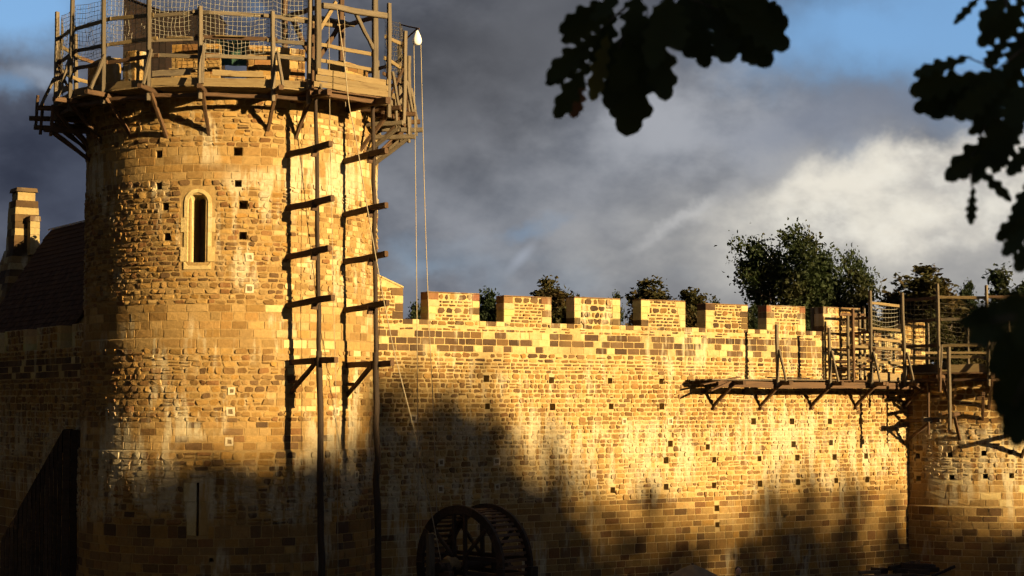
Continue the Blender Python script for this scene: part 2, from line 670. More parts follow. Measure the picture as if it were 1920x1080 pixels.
class Masonry:
    """collects stones on a surface P(u, v, h); the 300 that show largest become objects, the rest one mesh"""
    def __init__(s, P, holes, parent):
        s.P, s.holes, s.parent = P, holes, parent
        s.items = []
        s.cur = parent
        s.pal_fn = None

    def stone(s, u0, u1, v0, v1, style, tint, parent=None, name='stone'):
        P = s.P
        rub = style in ('rubble', 'coarse')
        g = 0.009 if not rub else (rng.uniform(0.010, 0.022) if style == 'rubble' else rng.uniform(0.016, 0.030))
        j = 0.006 if not rub else 0.022
        u0 += g; u1 -= g; v0 += g; v1 -= g
        w, h = u1 - u0, v1 - v0
        if w < 0.05 or h < 0.045:
            return
        if rub:
            j = min(j, 0.16 * min(w, h))
        m = min(w, h)
        cs = [m * (rng.uniform(.10, .34 if style == 'rubble' else .42) if rub else rng.uniform(.04, .10)) for _ in range(4)]
        U = lambda: rng.uniform(-j, j)
        ring = [(u0 + cs[0], v0 + U()), (u1 - cs[1], v0 + U()), (u1 + U(), v0 + cs[1]), (u1 + U(), v1 - cs[2]),
                (u1 - cs[2], v1 + U()), (u0 + cs[3], v1 + U()), (u0 + U(), v1 - cs[3]), (u0 + U(), v0 + cs[0])]
        cu, cv = (u0 + u1) / 2, (v0 + v1) / 2
        pr = rng.uniform(0.006, 0.036) if rub else rng.uniform(0.008, 0.018)
        k = rng.uniform(.86, .93) if rub else .955
        verts = [P(a, b, -0.03) for a, b in ring]
        tx, ty = (rng.uniform(-.02, .02), rng.uniform(-.02, .02)) if rub else (rng.uniform(-.004, .004), rng.uniform(-.004, .004))
        for a, b in ring:
            hh = pr + tx * (a - cu) / w * 2 + ty * (b - cv) / h * 2 + (rng.uniform(-.009, .009) if rub else 0)
            verts.append(P(cu + (a - cu) * k, cv + (b - cv) * k, max(hh, 0.004)))
        verts.append(P(cu + U(), cv + U(), pr + (rng.uniform(0.0, 0.016) if rub else 0.003)))
        faces = []
        for i in range(8):
            n = (i + 1) % 8
            faces.append((i, n, 8 + n, 8 + i))
            faces.append((8 + i, 8 + n, 16))
        q = rng.uniform(.74, 1.18)
        s.items.append((verts, faces, tuple(c * q for c in tint), parent or s.cur, name))

    def row(s, ua, ub, v0, v1, style, wr, pal):
        u = ua - rng.uniform(0, wr[1] * .6)
        while u < ub:
            w = rng.uniform(*wr)
            if ub - (u + w) < wr[0] * .5:
                w = ub - u
            a, b = max(u, ua), min(u + w, ub)
            u += w
            if b - a < 0.06:
                continue
            segs = [(a, b)]
            for (h0, h1, k0, k1) in (q[:4] for q in s.holes):
                if k0 < v1 - 0.02 and k1 > v0 + 0.02:
                    nxt = []
                    for (x, y) in segs:
                        if h1 <= x or h0 >= y:
                            nxt.append((x, y))
                        else:
                            if h0 - x > 0.07: nxt.append((x, h0))
                            if y - h1 > 0.07: nxt.append((h1, y))
                    segs = nxt
            for (x, y) in segs:
                st, pl = style, pal
                if s.pal_fn:
                    st, pl = s.pal_fn((x + y) / 2, (v0 + v1) / 2, style, pal)
                t = rng.choice(pl)
                hh = v1 - v0
                if st in ('rubble', 'coarse'):
                    q = rng.random()
                    if q < .16 and hh > .17:
                        mid = v0 + hh * rng.uniform(.38, .62)
                        s.stone(x, y, v0, mid, st, t)
                        s.stone(x, y, mid, v1, st, rng.choice(pl))
                        continue
                    e = rng.uniform(-.018, .018)
                    s.stone(x, y, v0 + min(e, 0), v1 + min(e, 0) * .5, st, t)
                else:
                    s.stone(x, y, v0, v1, st, t)

    def fill(s, ua, ub, zones):
        """zones: (v0, v1, style, (hmin, hmax), (wmin, wmax), palette)"""
        for (v0, v1, style, hr, wr, pal) in zones:
            v = v0
            while v < v1 - 0.05:
                h = rng.uniform(*hr)
                if v1 - (v + h) < hr[0] * .6:
                    h = v1 - v
                s.row(ua, ub, v, v + h, style, wr, pal)
                v += h

    def finish(s, limit=300, stuff_parent=None):
        sized = []
        for it in s.items:
            vs_ = it[0]
            c = vs_[16] if len(vs_) > 16 else vs_[0]
            xs, ys = [], []
            for p in vs_[8:16]:
                x, y, z = project(p)
                xs.append(x); ys.append(y)
            cx, cy = sum(xs) / len(xs), sum(ys) / len(ys)
            # signed area: stones that face away come out reversed
            ar = 0
            for i in range(len(xs)):
                k = (i + 1) % len(xs)
                ar += xs[i] * ys[k] - xs[k] * ys[i]
            ar = -ar / 2
            vis = 0 < cx < 1920 and 0 < cy < 1080 and ar > 0
            sized.append((ar if vis else -1, it))
        sized.sort(key=lambda q: -q[0])
        VV, FF, TT = [], [], []
        n = 0
        for a, it in sized:
            vs_, fs, tint, par, nm = it
            if a > 0 and n < limit:
                pmesh(nm, vs_, fs, 'stone', par, tint=tint)
                n += 1
            else:
                o = len(VV)
                VV += vs_
                FF += [tuple(i + o for i in f) for f in fs]
                TT += [tint] * len(vs_)
        if VV:
            o = pmesh('rubble_stone', VV, FF, 'stone', stuff_parent or s.parent, tint=TT)
            o['kind'] = 'stuff'


def holed_sheet(P, us, vs_, holes, depth):
    """mortar face with real recesses where the holes are"""
    us = sorted(set(list(us) + [h[0] for h in holes] + [h[1] for h in holes]))
    vs_ = sorted(set(list(vs_) + [h[2] for h in holes] + [h[3] for h in holes]))
    verts, faces, idx = [], [], {}

    def vid(u, v, h):
        k = (round(u, 5), round(v, 5), h)
        if k not in idx:
            idx[k] = len(verts)
            verts.append(P(u, v, h))
        return idx[k]
    for i in range(len(us) - 1):
        for j in range(len(vs_) - 1):
            a, b, c, d = us[i], us[i + 1], vs_[j], vs_[j + 1]
            mu, mv = (a + b) / 2, (c + d) / 2
            if any(h[0] < mu < h[1] and h[2] < mv < h[3] for h in holes):
                continue
            faces.append((vid(a, c, 0), vid(b, c, 0), vid(b, d, 0), vid(a, d, 0)))
    for n, h in enumerate(holes):
        a, b, c, d = h[:4]
        dp = -(h[4] if len(h) > 4 else depth)
        f = [P(a, c, .0), P(b, c, .0), P(b, d, .0), P(a, d, .0), P(a, c, dp), P(b, c, dp), P(b, d, dp), P(a, d, dp)]
        o = len(verts)
        verts += f
        faces += [(o, o + 1, o + 5, o + 4), (o + 1, o + 2, o + 6, o + 5), (o + 2, o + 3, o + 7, o + 6), (o + 3, o, o + 4, o + 7), (o + 4, o + 5, o + 6, o + 7)]
    return verts, faces


def frange(a, b, n):
    return [a + (b - a) * i / n for i in range(n + 1)]


def block(P, u0, u1, v0, v1, h0, h1, ch=0.012):
    """a squared block with chamfered front, on surface P"""
    c = ch
    f = [P(u0, v0, h0), P(u1, v0, h0), P(u1, v1, h0), P(u0, v1, h0),
         P(u0, v0, h1 - c), P(u1, v0, h1 - c), P(u1, v1, h1 - c), P(u0, v1, h1 - c),
         P(u0 + c, v0 + c, h1), P(u1 - c, v0 + c, h1), P(u1 - c, v1 - c, h1), P(u0 + c, v1 - c, h1)]
    q = [(0, 3, 2, 1)]
    for a, b in ((0, 4), (4, 8)):
        for i in range(4):
            n = (i + 1) % 4
            q.append((a + i, a + n, b + n, b + i))
    q.append((8, 9, 10, 11))
    return f, q


def filled_hole(parent, P, u, v):
    """a putlog hole that was stopped up: pale lime border round a small stone"""
    s = rng.uniform(.10, .13)
    pts = []
    for r_, h in ((s, -.01), (s, .030), (s * .55, .030), (s * .55, 0.012)):
        for a, b in ((-1, -1), (1, -1), (1, 1), (-1, 1)):
            pts.append(P(u + a * r_ + rng.uniform(-.012, .012), v + b * r_ + rng.uniform(-.012, .012), h))
    f = []
    for k in range(3):
        for i in range(4):
            n = (i + 1) % 4
            f.append((k * 4 + i, k * 4 + n, k * 4 + 4 + n, k * 4 + 4 + i))
    f.append((12, 13, 14, 15))
    tt = [(0.46, 0.38, 0.25)] * 12 + [(0.13, 0.09, 0.05)] * 4
    pmesh('stopped_putlog_hole', pts, f, 'stone', parent, tint=tt)


# ------------------------------------------------------------------ ground


def ground_z(x, y):
    """flat in the ditch round the castle, rising to the bank the camera stands on"""
    t = min(max((26 - y) / 19.0, 0), 1)
    t = t * t * (3 - 2 * t)
    z = 4.85 * t
    if y > 40:
        z += 0.12 * mnoise.noise(V((x * .3, y * .3, 0)))
    return z + 0.10 * mnoise.noise(V((x * .12, y * .12, 3.0)))


def build_ground():
    xs = [-1500, -700, -300, -150, -90] + frange(-60, 90, 100) + [120, 180, 300, 700, 1500]
    ys = [-1500, -600, -250, -140] + frange(-100, 110, 130) + [140, 200, 400, 900, 2500]
    verts = [(x, y, ground_z(x, y)) for y in ys for x in xs]
    n = len(xs)
    faces = [(j * n + i, j * n + i + 1, (j + 1) * n + i + 1, (j + 1) * n + i) for j in range(len(ys) - 1) for i in range(n - 1)]
    o = pmesh('ground', verts, faces, 'earth', origin=V((0, 0, 0)), smooth=True)
    o['kind'] = 'structure'


build_ground()

# ------------------------------------------------------------------ main round tower
T1_TOP = 15.55


def t1_prof(z):
    if z > 8.37: return T1R
    if z > 8.33: return T1R + .05 * (8.37 - z) / .04
    if z > 5.14: return T1R + .05
    if z > 5.10: return T1R + .05 + .05 * (5.14 - z) / .04
    return T1R + .10


def P1(u, v, h):
    return cylpt(T1, u / T1R, t1_prof(v) + h, v)


def arched_window(parent, P, u, v0, vs0, hw, ho):
    """round-headed opening: splayed jamb stones, two arch stones and a sill, each a piece of its own"""
    def section(path):
        verts, faces = [], []
        for (ou, ov, mu, mv, iu, iv) in path:
            verts += [P(ou, ov, -.03), P(ou, ov, .03), P(mu, mv, .035), P(iu, iv, -.22), P(iu, iv, -.75)]
        for i in range(len(path) - 1):
            for k in range(4):
                a = i * 5 + k
                faces.append((a, a + 1, a + 6, a + 5))
        faces.append((0, 1, 2, 3, 4))
        e = (len(path) - 1) * 5
        faces.append((e + 4, e + 3, e + 2, e + 1, e))
        return verts, faces
    hm = hw + .09
    for sd in (-1, 1):
        cuts = frange(v0, vs0, 4)
        for i in range(4):
            o_ = ho + (0.10 if i % 2 == 0 else 0.0)
            path = [(u + sd * o_, z, u + sd * hm, z, u + sd * hw, z) for z in (cuts[i] + .004, cuts[i + 1] - .004)]
            v, f = section(path)
            pmesh('jamb_stone', v, f, 'stone', parent, tint=rng.choice(CREAM))
        path = []
        for k in range(7):
            a = R(90 * k / 6) * .99
            ca, sa = math.cos(a) * sd, math.sin(a)
            path.append((u + ca * ho, vs0 + sa * ho, u + ca * hm, vs0 + sa * hm, u + ca * hw, vs0 + sa * hw))
        v, f = section(path)
        pmesh('arch_stone', v, f, 'stone', parent, tint=rng.choice(CREAM))
    v = [P(u - ho, v0 - .22, -.03), P(u + ho, v0 - .22, -.03), P(u + ho, v0 - .22, .035), P(u - ho, v0 - .22, .035),
         P(u - ho, v0 - .004, .035), P(u + ho, v0 - .004, .035), P(u - hm, v0 - .12, .036), P(u + hm, v0 - .12, .036), P(u + hw, v0, -.3), P(u - hw, v0, -.3), P(u - ho, v0 - .004, -.03), P(u + ho, v0 - .004, -.03)]
    f = [(3, 2, 7, 6), (3, 6, 4), (2, 5, 7), (6, 7, 8, 9), (4, 6, 9, 10), (5, 11, 8, 7), (0, 1, 2, 3), (0, 3, 4, 10), (1, 11, 5, 2)]
    pmesh('window_sill', v, f, 'stone', parent, tint=CREAM[0])


def build_tower1():
    tw = thing('round_tower', T1, 'tall round golden stone tower with arched slit window under timber hoarding', 'tower')
    holes = []
    for (x, y, s) in [(298, 289, .22), (447, 284, .25), (298, 349, .20), (447, 344, .20), (310, 387, .23), (457, 384, .25), (313, 444, .22), (456, 442, .22), (565, 235, .16), (397, 1050, .12)]:
        th, z, _ = on_cyl(x, y, T1, T1R)
        u = th * T1R
        holes.append((u - s / 2, u + s / 2, z - s / 2, z + s / 2, 0.6))
    th, z, _ = on_cyl(371, 430, T1, T1R)
    wu = th * T1R
    WV0, WVS, WH, WO = 10.55, 12.26, .205, .40
    stone_holes = list(holes)
    holes.append((wu - WH - .02, wu + WH + .02, WV0 - .02, WVS + WH + .02, 1.0))
    stone_holes.append((wu - WO - .10, wu + WO + .10, WV0 - .24, WVS + WO + .01))
    th, z0, _ = on_cyl(370, 1005, T1, T1R + .1)
    _, z1, _ = on_cyl(370, 905, T1, T1R + .1)
    su = th * T1R
    holes.append((su - .035, su + .035, z0, z1, 1.0))
    stone_holes.append((su - .40, su + .40, z1 - .55, z1))
    stone_holes.append((su - .30, su + .30, z0, z1 - .55))
    v, f = holed_sheet(P1, frange(-math.pi * T1R, math.pi * T1R, 120), [0, 1.5, 3, 5.10, 5.14, 7, 8.33, 8.37, 10, 12, 14, T1_TOP], holes, .6)
    # wall head: a broad ring, the inner face and a floor inside
    o = len(v)
    N = 48
    for k in range(N):
        a = 2 * math.pi * k / N
        v += [cylpt(T1, a, T1R, T1_TOP), cylpt(T1, a, 3.3, T1_TOP), cylpt(T1, a, 3.3, 15.0)]
    for k in range(N):
        a, b = o + k * 3, o + ((k + 1) % N) * 3
        f += [(a, b, b + 1, a + 1), (a + 1, b + 1, b + 2, a + 2)]
    f.append(tuple(o + k * 3 + 2 for k in range(N)))
    pmesh('wall_core', v, f, 'stone', tw, origin=T1, tint=T_MORTAR)
    for (x, y) in [(468, 482), (468, 541), (434, 733), (432, 772), (430, 828), (630, 772), (665, 890)]:
        th, z, _ = on_cyl(x, y, T1, T1R + .05)
        filled_hole(tw, P1, th * T1R, z)
        stone_holes.append((th * T1R - .11, th * T1R + .11, z - .11, z + .11))
    M = Masonry(P1, stone_holes, tw)
    u_strip = on_cyl(522, 400, T1, T1R)[0] * T1R

    def strip(u, v, style, pal):
        k = u - u_strip + .25 * math.sin(v * 5.0)
        if v > 6.2 and k > 0 and rng.random() < .80:
            return ('ashlar' if rng.random() < .6 else style), CREAM + TAN + TAN
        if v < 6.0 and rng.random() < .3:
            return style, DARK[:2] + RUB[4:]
        return style, pal
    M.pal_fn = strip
    ub = R(118) * T1R
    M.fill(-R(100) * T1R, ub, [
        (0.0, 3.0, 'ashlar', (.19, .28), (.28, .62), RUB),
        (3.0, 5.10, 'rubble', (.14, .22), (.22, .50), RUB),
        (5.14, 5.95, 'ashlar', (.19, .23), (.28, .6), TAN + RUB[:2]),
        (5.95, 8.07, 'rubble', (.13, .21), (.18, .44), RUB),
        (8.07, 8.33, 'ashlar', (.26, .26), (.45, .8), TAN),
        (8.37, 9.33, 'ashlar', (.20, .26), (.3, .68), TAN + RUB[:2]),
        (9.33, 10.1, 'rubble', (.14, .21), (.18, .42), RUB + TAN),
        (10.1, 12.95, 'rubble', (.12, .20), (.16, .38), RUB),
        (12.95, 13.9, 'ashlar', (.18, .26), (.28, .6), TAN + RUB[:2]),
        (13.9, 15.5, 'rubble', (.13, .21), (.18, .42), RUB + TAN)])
    arched_window(tw, P1, wu, WV0, WVS, WH, WO)
    for sd in (-1, 1):
        for (a, b, w) in ((z1 - .55, z1, .40), (z0, z1 - .55, .30)):
            q = sorted((su + sd * .037, su + sd * w))
            vv, ff = block(P1, q[0], q[1] - .006, a + .006, b - .006, -.03, .014)
            pmesh('slit_jamb', vv, ff, 'stone', tw, tint=CREAM[1] if sd < 0 else TAN[0])
    # unfinished parapet on the wall head
    spans = [(150, 196), (232, 254), (322, 412), (466, 572), (640, 690)]
    arcs = []
    for a, b in spans:
        t0 = on_cyl(a, 100, T1, T1R)[0]
        t1 = on_cyl(b, 100, T1, T1R)[0]
        arcs.append((t0, t1, rng.uniform(16.75, 17.0)))
    t = R(100)
    while t < R(262):
        arcs.append((t, t + R(18), rng.uniform(16.6, 17.0)))
        t += R(27)
    for (t0, t1, zt) in arcs:
        n = max(2, int((t1 - t0) / R(5)))
        vv, ff = [], []
        for k in range(n + 1):
            a = t0 + (t1 - t0) * k / n
            vv += [cylpt(T1, a, T1R, T1_TOP - .02), cylpt(T1, a, T1R, zt), cylpt(T1, a, 3.95, zt + .03), cylpt(T1, a, 3.95, T1_TOP - .02)]
        for k in range(n):
            for q in range(3):
                a = k * 4 + q
                ff.append((a, a + 4, a + 5, a + 1))
        ff += [(0, 1, 2, 3), tuple(n * 4 + q for q in (3, 2, 1, 0))]
        mer = pmesh('merlon', vv, ff, 'stone', tw, tint=T_MORTAR)
        M.cur = mer
        M.pal_fn = None
        M.fill(t0 * T1R, t1 * T1R, [(T1_TOP, zt, 'ashlar', (.2, .28), (.3, .6), TAN + RUB)])
        M.cur = tw
    M.finish(300)
    return tw


build_tower1()

# ------------------------------------------------------------------ curtain wall with battlements
W_SILL, W_TOP = 9.13, 10.01


def PW(u, v, h):
    p = W0 + WD * u + WN * h
    return V((p.x, p.y, v))


def merlon_core(P, s0, s1, z0, z1, th, parent, z1b=None):
    z1b = z1 if z1b is None else z1b
    v = [P(s0, z0, 0), P(s1, z0, 0), P(s1, z1b, 0), P(s0, z1, 0), P(s0, z0, -th), P(s1, z0, -th), P(s1, z1b, -th), P(s0, z1, -th)]
    f = [(0, 1, 2, 3), (1, 5, 6, 2), (5, 4, 7, 6), (4, 0, 3, 7), (3, 2, 6, 7), (0, 4, 5, 1)]
    return pmesh('merlon', v, f, 'stone', parent, tint=MORTAR)


def quoin(M, P, u0, u1, v0, v1, d, tint, parent):
    v, f = block(P, u0, u1, v0 + .006, v1 - .006, -d, .02)
    M.items.append((v, f, tuple(c * rng.uniform(.9, 1.1) for c in tint), parent, 'quoin'))


def build_merlon(M, P, s0, s1, z0, z1, parent, red_top=False):
    mer = merlon_core(P, s0, s1, z0, z1 - .01, .45, parent)
    M.cur = mer
    n = 4
    cuts = frange(z0, z1, n)
    for i in range(n):
        for sd in (0, 1):
            w = rng.uniform(.22, .44)
            t = rng.choice(CREAM) if rng.random() < .55 else rng.choice(DARK)
            if i == n - 1 and red_top:
                t = (0.17, 0.08, 0.04)
            if sd == 0:
                quoin(M, P, s0 - .012, s0 + w, cuts[i], cuts[i + 1], .46, t, mer)
                a0 = s0 + w
            else:
                quoin(M, P, s1 - w, s1 + .012, cuts[i], cuts[i + 1], .46, t, mer)
                a1 = s1 - w
        h = cuts[i + 1] - cuts[i]
        k = rng.choice((1, 2))
        for q in range(k):
            M.row(a0, a1, cuts[i] + h * q / k, cuts[i] + h * (q + 1) / k, 'coarse', (.13, .36), RUB[:3] + DARK * 2 + RUB[2:5] + RUB[6:])
    # thin capping course
    v, f = block(P, s0 - .012, s1 + .012, z1, z1 + .035, -.47, .022)
    pmesh('coping', v, f, 'stone', mer, tint=(0.17, 0.10, 0.05))
    M.cur = parent
    return mer


def build_curtain():
    cw = thing('curtain_wall', W0, 'long crenellated golden stone wall joining the two round towers', 'castle wall')
    holes, sh = [], []
    for (x, y) in [(912, 710), (1034, 713), (1144, 714), (1240, 715), (914, 762), (1036, 763), (1146, 762), (1241, 762),
                   (1413, 790), (1485, 790), (1556, 790), (1614, 790), (1257, 832), (1327, 838), (1488, 833), (1558, 830), (1617, 828),
                   (1249, 863), (1339, 862), (1424, 860), (1495, 858), (1565, 857), (1624, 855),
                   (1149, 919), (1249, 913), (1339, 910), (1425, 907), (1496, 904), (1568, 901), (1626, 899), (1344, 953), (1345, 984)]:
        u, z, _ = on_wall(x, y)
        s = rng.uniform(.185, .235)
        holes.append((u - s / 2, u + s / 2, z - s / 2, z + s / 2, 1.7))
    sh = list(holes)
    fl = [(775, 785), (775, 833), (827, 867), (826, 917), (931, 865), (932, 913), (1050, 845), (1170, 790), (1256, 790), (1112, 890)]
    S0, S1 = -.6, WL + .8
    v, f = holed_sheet(PW, frange(S0, S1, 8), [0, 3, 6, W_SILL], holes, 1.7)
    prof = [(0, W_SILL), (-.45, W_SILL), (-.45, 8.1), (-2.1, 8.1), (-2.1, 0)]
    o = len(v)
    for u in (S0, S1):
        v += [PW(u, z, h) for h, z in prof]
    for k in range(4):
        f.append((o + k, o + 5 + k, o + 6 + k, o + 1 + k))
    pmesh('wall_core', v, f, 'stone', cw, origin=W0, tint=MORTAR)
    for (x, y) in fl:
        u, z, _ = on_wall(x, y)
        filled_hole(cw, PW, u, z)
        sh.append((u - .11, u + .11, z - .11, z + .11))
    M = Masonry(PW, sh, cw)
    BAND = DARK * 3 + CREAM * 2 + [RUB[4]]
    M.fill(S0, S1, [
        (0.0, 1.7, 'ashlar', (.20, .28), (.28, .6), RUB),
        (1.7, 3.2, 'ashlar', (.19, .26), (.28, .65), TAN + RUB),
        (3.2, 5.0, 'rubble', (.15, .22), (.18, .42), SMALL + TAN),
        (5.0, 7.7, 'rubble', (.12, .20), (.15, .36), SMALL * 2 + RUB + TAN),
        (7.7, 8.13, 'coarse', (.10, .14), (.18, .45), RUB + DARK[:2] + SMALL),
        (8.13, 8.80, 'ashlar', (.22, .225), (.24, .62), BAND),
        (8.80, 8.98, 'coarse', (.09, .10), (.16, .4), RUB + DARK)])
    mer_px = [(803, 898), (945, 1033), (1077, 1162), (1202, 1284), (1323, 1401), (1437, 1509), (1543, 1612)]
    rngs = [(S0, on_wall(755, 560)[0])]
    for i, (a, b) in enumerate(mer_px):
        s0, s1 = on_wall(a, 575)[0], on_wall(b, 575)[0]
        rngs.append((s0, s1))
        build_merlon(M, PW, s0, s1, W_SILL, W_TOP + (0, -.03, .02, .03, -.02, 0, .02)[i], cw, red_top=(i in (0, 1, 5)))
    rngs.append((WL - .35, S1))
    # stepped, sloping end against the tower
    s0, s1 = rngs[0]
    za, zb = 10.75, 10.12
    mer = merlon_core(PW, s0, s1, W_SILL, za, .45, cw, zb)
    M.cur = mer
    for i in range(4):
        w = rng.uniform(.25, .45)
        z0_, z1_ = W_SILL + (zb - W_SILL) * i / 4, W_SILL + (zb - W_SILL) * (i + 1) / 4
        quoin(M, PW, s1 - w, s1 + .012, z0_, z1_, .46, rng.choice(CREAM if i in (2,) else DARK), mer)
        M.row(s0, s1 - w, z0_, (z0_ + z1_) / 2, 'rubble', (.16, .38), RUB)
        M.row(s0, s1 - w, (z0_ + z1_) / 2, z1_, 'rubble', (.16, .38), RUB)
    M.row(s0, s0 + (s1 - s0) * .62, zb, zb + .2, 'rubble', (.2, .4), CREAM + TAN)
    v, f = [], []
    for (u, z) in ((s0, za), (s0 + (s1 - s0) * .45, za - .30), (s1 + .012, zb)):
        v += [PW(u, z, .03), PW(u, z + .05, .03), PW(u, z + .05, -.47), PW(u, z, -.47)]
    for k in range(2):
        for q in range(4):
            n = (q + 1) % 4
            f.append((k * 4 + q, k * 4 + 4 + q, k * 4 + 4 + n, k * 4 + n))
    f += [(0, 1, 2, 3), (11, 10, 9, 8)]
    pmesh('coping', v, f, 'stone', mer, tint=CREAM[1])
    # last merlon, against the far tower
    mer = merlon_core(PW, rngs[-1][0], S1, W_SILL, 9.6, .45, cw)
    M.cur = mer
    M.fill(rngs[-1][0], S1, [(W_SILL, 9.6, 'rubble', (.15, .2), (.2, .4), RUB)])
    M.cur = cw
    for (a, b) in rngs:
        M.row(a, b, 8.98, W_SILL, 'rubble', (.16, .42), RUB + DARK[:2])
    for i in range(len(rngs) - 1):
        a, b = rngs[i][1] + .012, rngs[i + 1][0] - .012
        n = 3
        cut = [a, a + (b - a) * rng.uniform(.25, .4), a + (b - a) * rng.uniform(.6, .75), b]
        for k in range(n):
            v, f = block(PW, cut[k] + .004, cut[k + 1] - .004, 8.985, W_SILL + .012, -.46, .018)
            M.items.append((v, f, rng.choice(CREAM if (k + i) % 2 else DARK), cw, 'sill_stone'))
    M.finish(300)


build_curtain()

# ------------------------------------------------------------------ right-hand tower
T2_TOP = 7.75


def P2(u, v, h):
    return cylpt(T2, u / T2R, T2R + h + (.08 if v < 2.6 else 0), v)


def build_tower2():
    tw = thing('round_tower', T2, 'lower unfinished round tower at the right end of the wall, scaffold around its top', 'tower')
    holes = []
    for (x, y) in [(1721, 855), (1781, 853), (1845, 850), (1895, 848), (1722, 897), (1784, 895), (1848, 893), (1897, 892)]:
        th, z, _ = on_cyl(x, y, T2, T2R)
        u = th * T2R
        s = .19
        holes.append((u - s / 2, u + s / 2, z - s / 2, z + s / 2, .7))
    v, f = holed_sheet(P2, frange(-math.pi * T2R, math.pi * T2R, 110), [0, 2.58, 2.62, 5, T2_TOP], holes, .7)
    o = len(v)
    N = 48
    for k in range(N):
        a = 2 * math.pi * k / N
        v += [cylpt(T2, a, T2R, T2_TOP), cylpt(T2, a, 3.2, T2_TOP), cylpt(T2, a, 3.2, 7.0)]
    for k in range(N):
        a, b = o + k * 3, o + ((k + 1) % N) * 3
        f += [(a, b, b + 1, a + 1), (a + 1, b + 1, b + 2, a + 2)]
    f.append(tuple(o + k * 3 + 2 for k in range(N)))
    pmesh('wall_core', v, f, 'stone', tw, origin=T2, tint=MORTAR)
    M = Masonry(P2, holes, tw)
    M.fill(-R(75) * T2R, R(75) * T2R, [
        (0, 2.58, 'ashlar', (.22, .3), (.3, .7), RUB + TAN),
        (2.62, 3.6, 'ashlar', (.24, .3), (.35, .8), TAN + CREAM[:1]),
        (3.6, 7.7, 'rubble', (.17, .26), (.22, .5), RUB)])
    M.finish(300)


build_tower2()

# ------------------------------------------------------------------ left wall and the hall behind it
L_SILL, L_TOP = 8.25, 8.98


def PL(u, v, h):
    p = L0 + LD * u + LN * h
    return V((p.x, p.y, v))


def build_left_wall():
    cw = thing('curtain_wall', L0, 'shaded crenellated stone wall running back to the left of the tall tower', 'castle wall')
    S0, S1 = -1.5, 16
    # outer face, top and back; the outward side is +h
    v, f = [], []
    prof = [(0, 0), (0, L_SILL), (-.45, L_SILL), (-.45, 7.3), (-1.9, 7.3), (-1.9, 0)]
    for u in (S0, S1):
        v += [PL(u, z, h) for h, z in prof]
    for k in range(5):
        f.append((k, 6 + k, 7 + k, 1 + k))
    pmesh('wall_core', v, f, 'stone', cw, origin=L0, tint=MORTAR)

    def PLm(u, v_, h):               # mirrored so that the faces look outwards
        return PL(-u, v_, h)
    M = Masonry(PLm, [], cw)
    M.fill(-13, 1.5, [
        (0, 4, 'ashlar', (.24, .32), (.35, .7), RUB),
        (4, 7.3, 'rubble', (.18, .26), (.25, .5), RUB),
        (7.3, 7.95, 'ashlar', (.21, .22), (.3, .6), DARK * 2 + CREAM),
        (7.95, 8.24, 'rubble', (.13, .15), (.2, .4), RUB)])
    mp = [(136, 172), (70, 114), (10, 50), (-45, -8)]
    for (a, b) in mp:
        s1 = -on_plane(a, 630, L0, LD, LN)[0]
        s0 = -on_plane(b, 630, L0, LD, LN)[0]
        s0, s1 = sorted((s0, s1))
        mer = merlon_core(PLm, s0, s1, L_SILL, L_TOP, .45, cw)
        M.cur = mer
        for i in range(3):
            z0, z1 = L_SILL + .243 * i, L_SILL + .243 * (i + 1)
            quoin(M, PLm, s0 - .012, s0 + .3, z0, z1, .46, rng.choice(CREAM), mer)
            quoin(M, PLm, s1 - .3, s1 + .012, z0, z1, .46, rng.choice(CREAM), mer)
            M.row(s0 + .3, s1 - .3, z0, z1, 'rubble', (.18, .3), RUB)
        M.cur = cw
    M.finish(160)


build_left_wall()


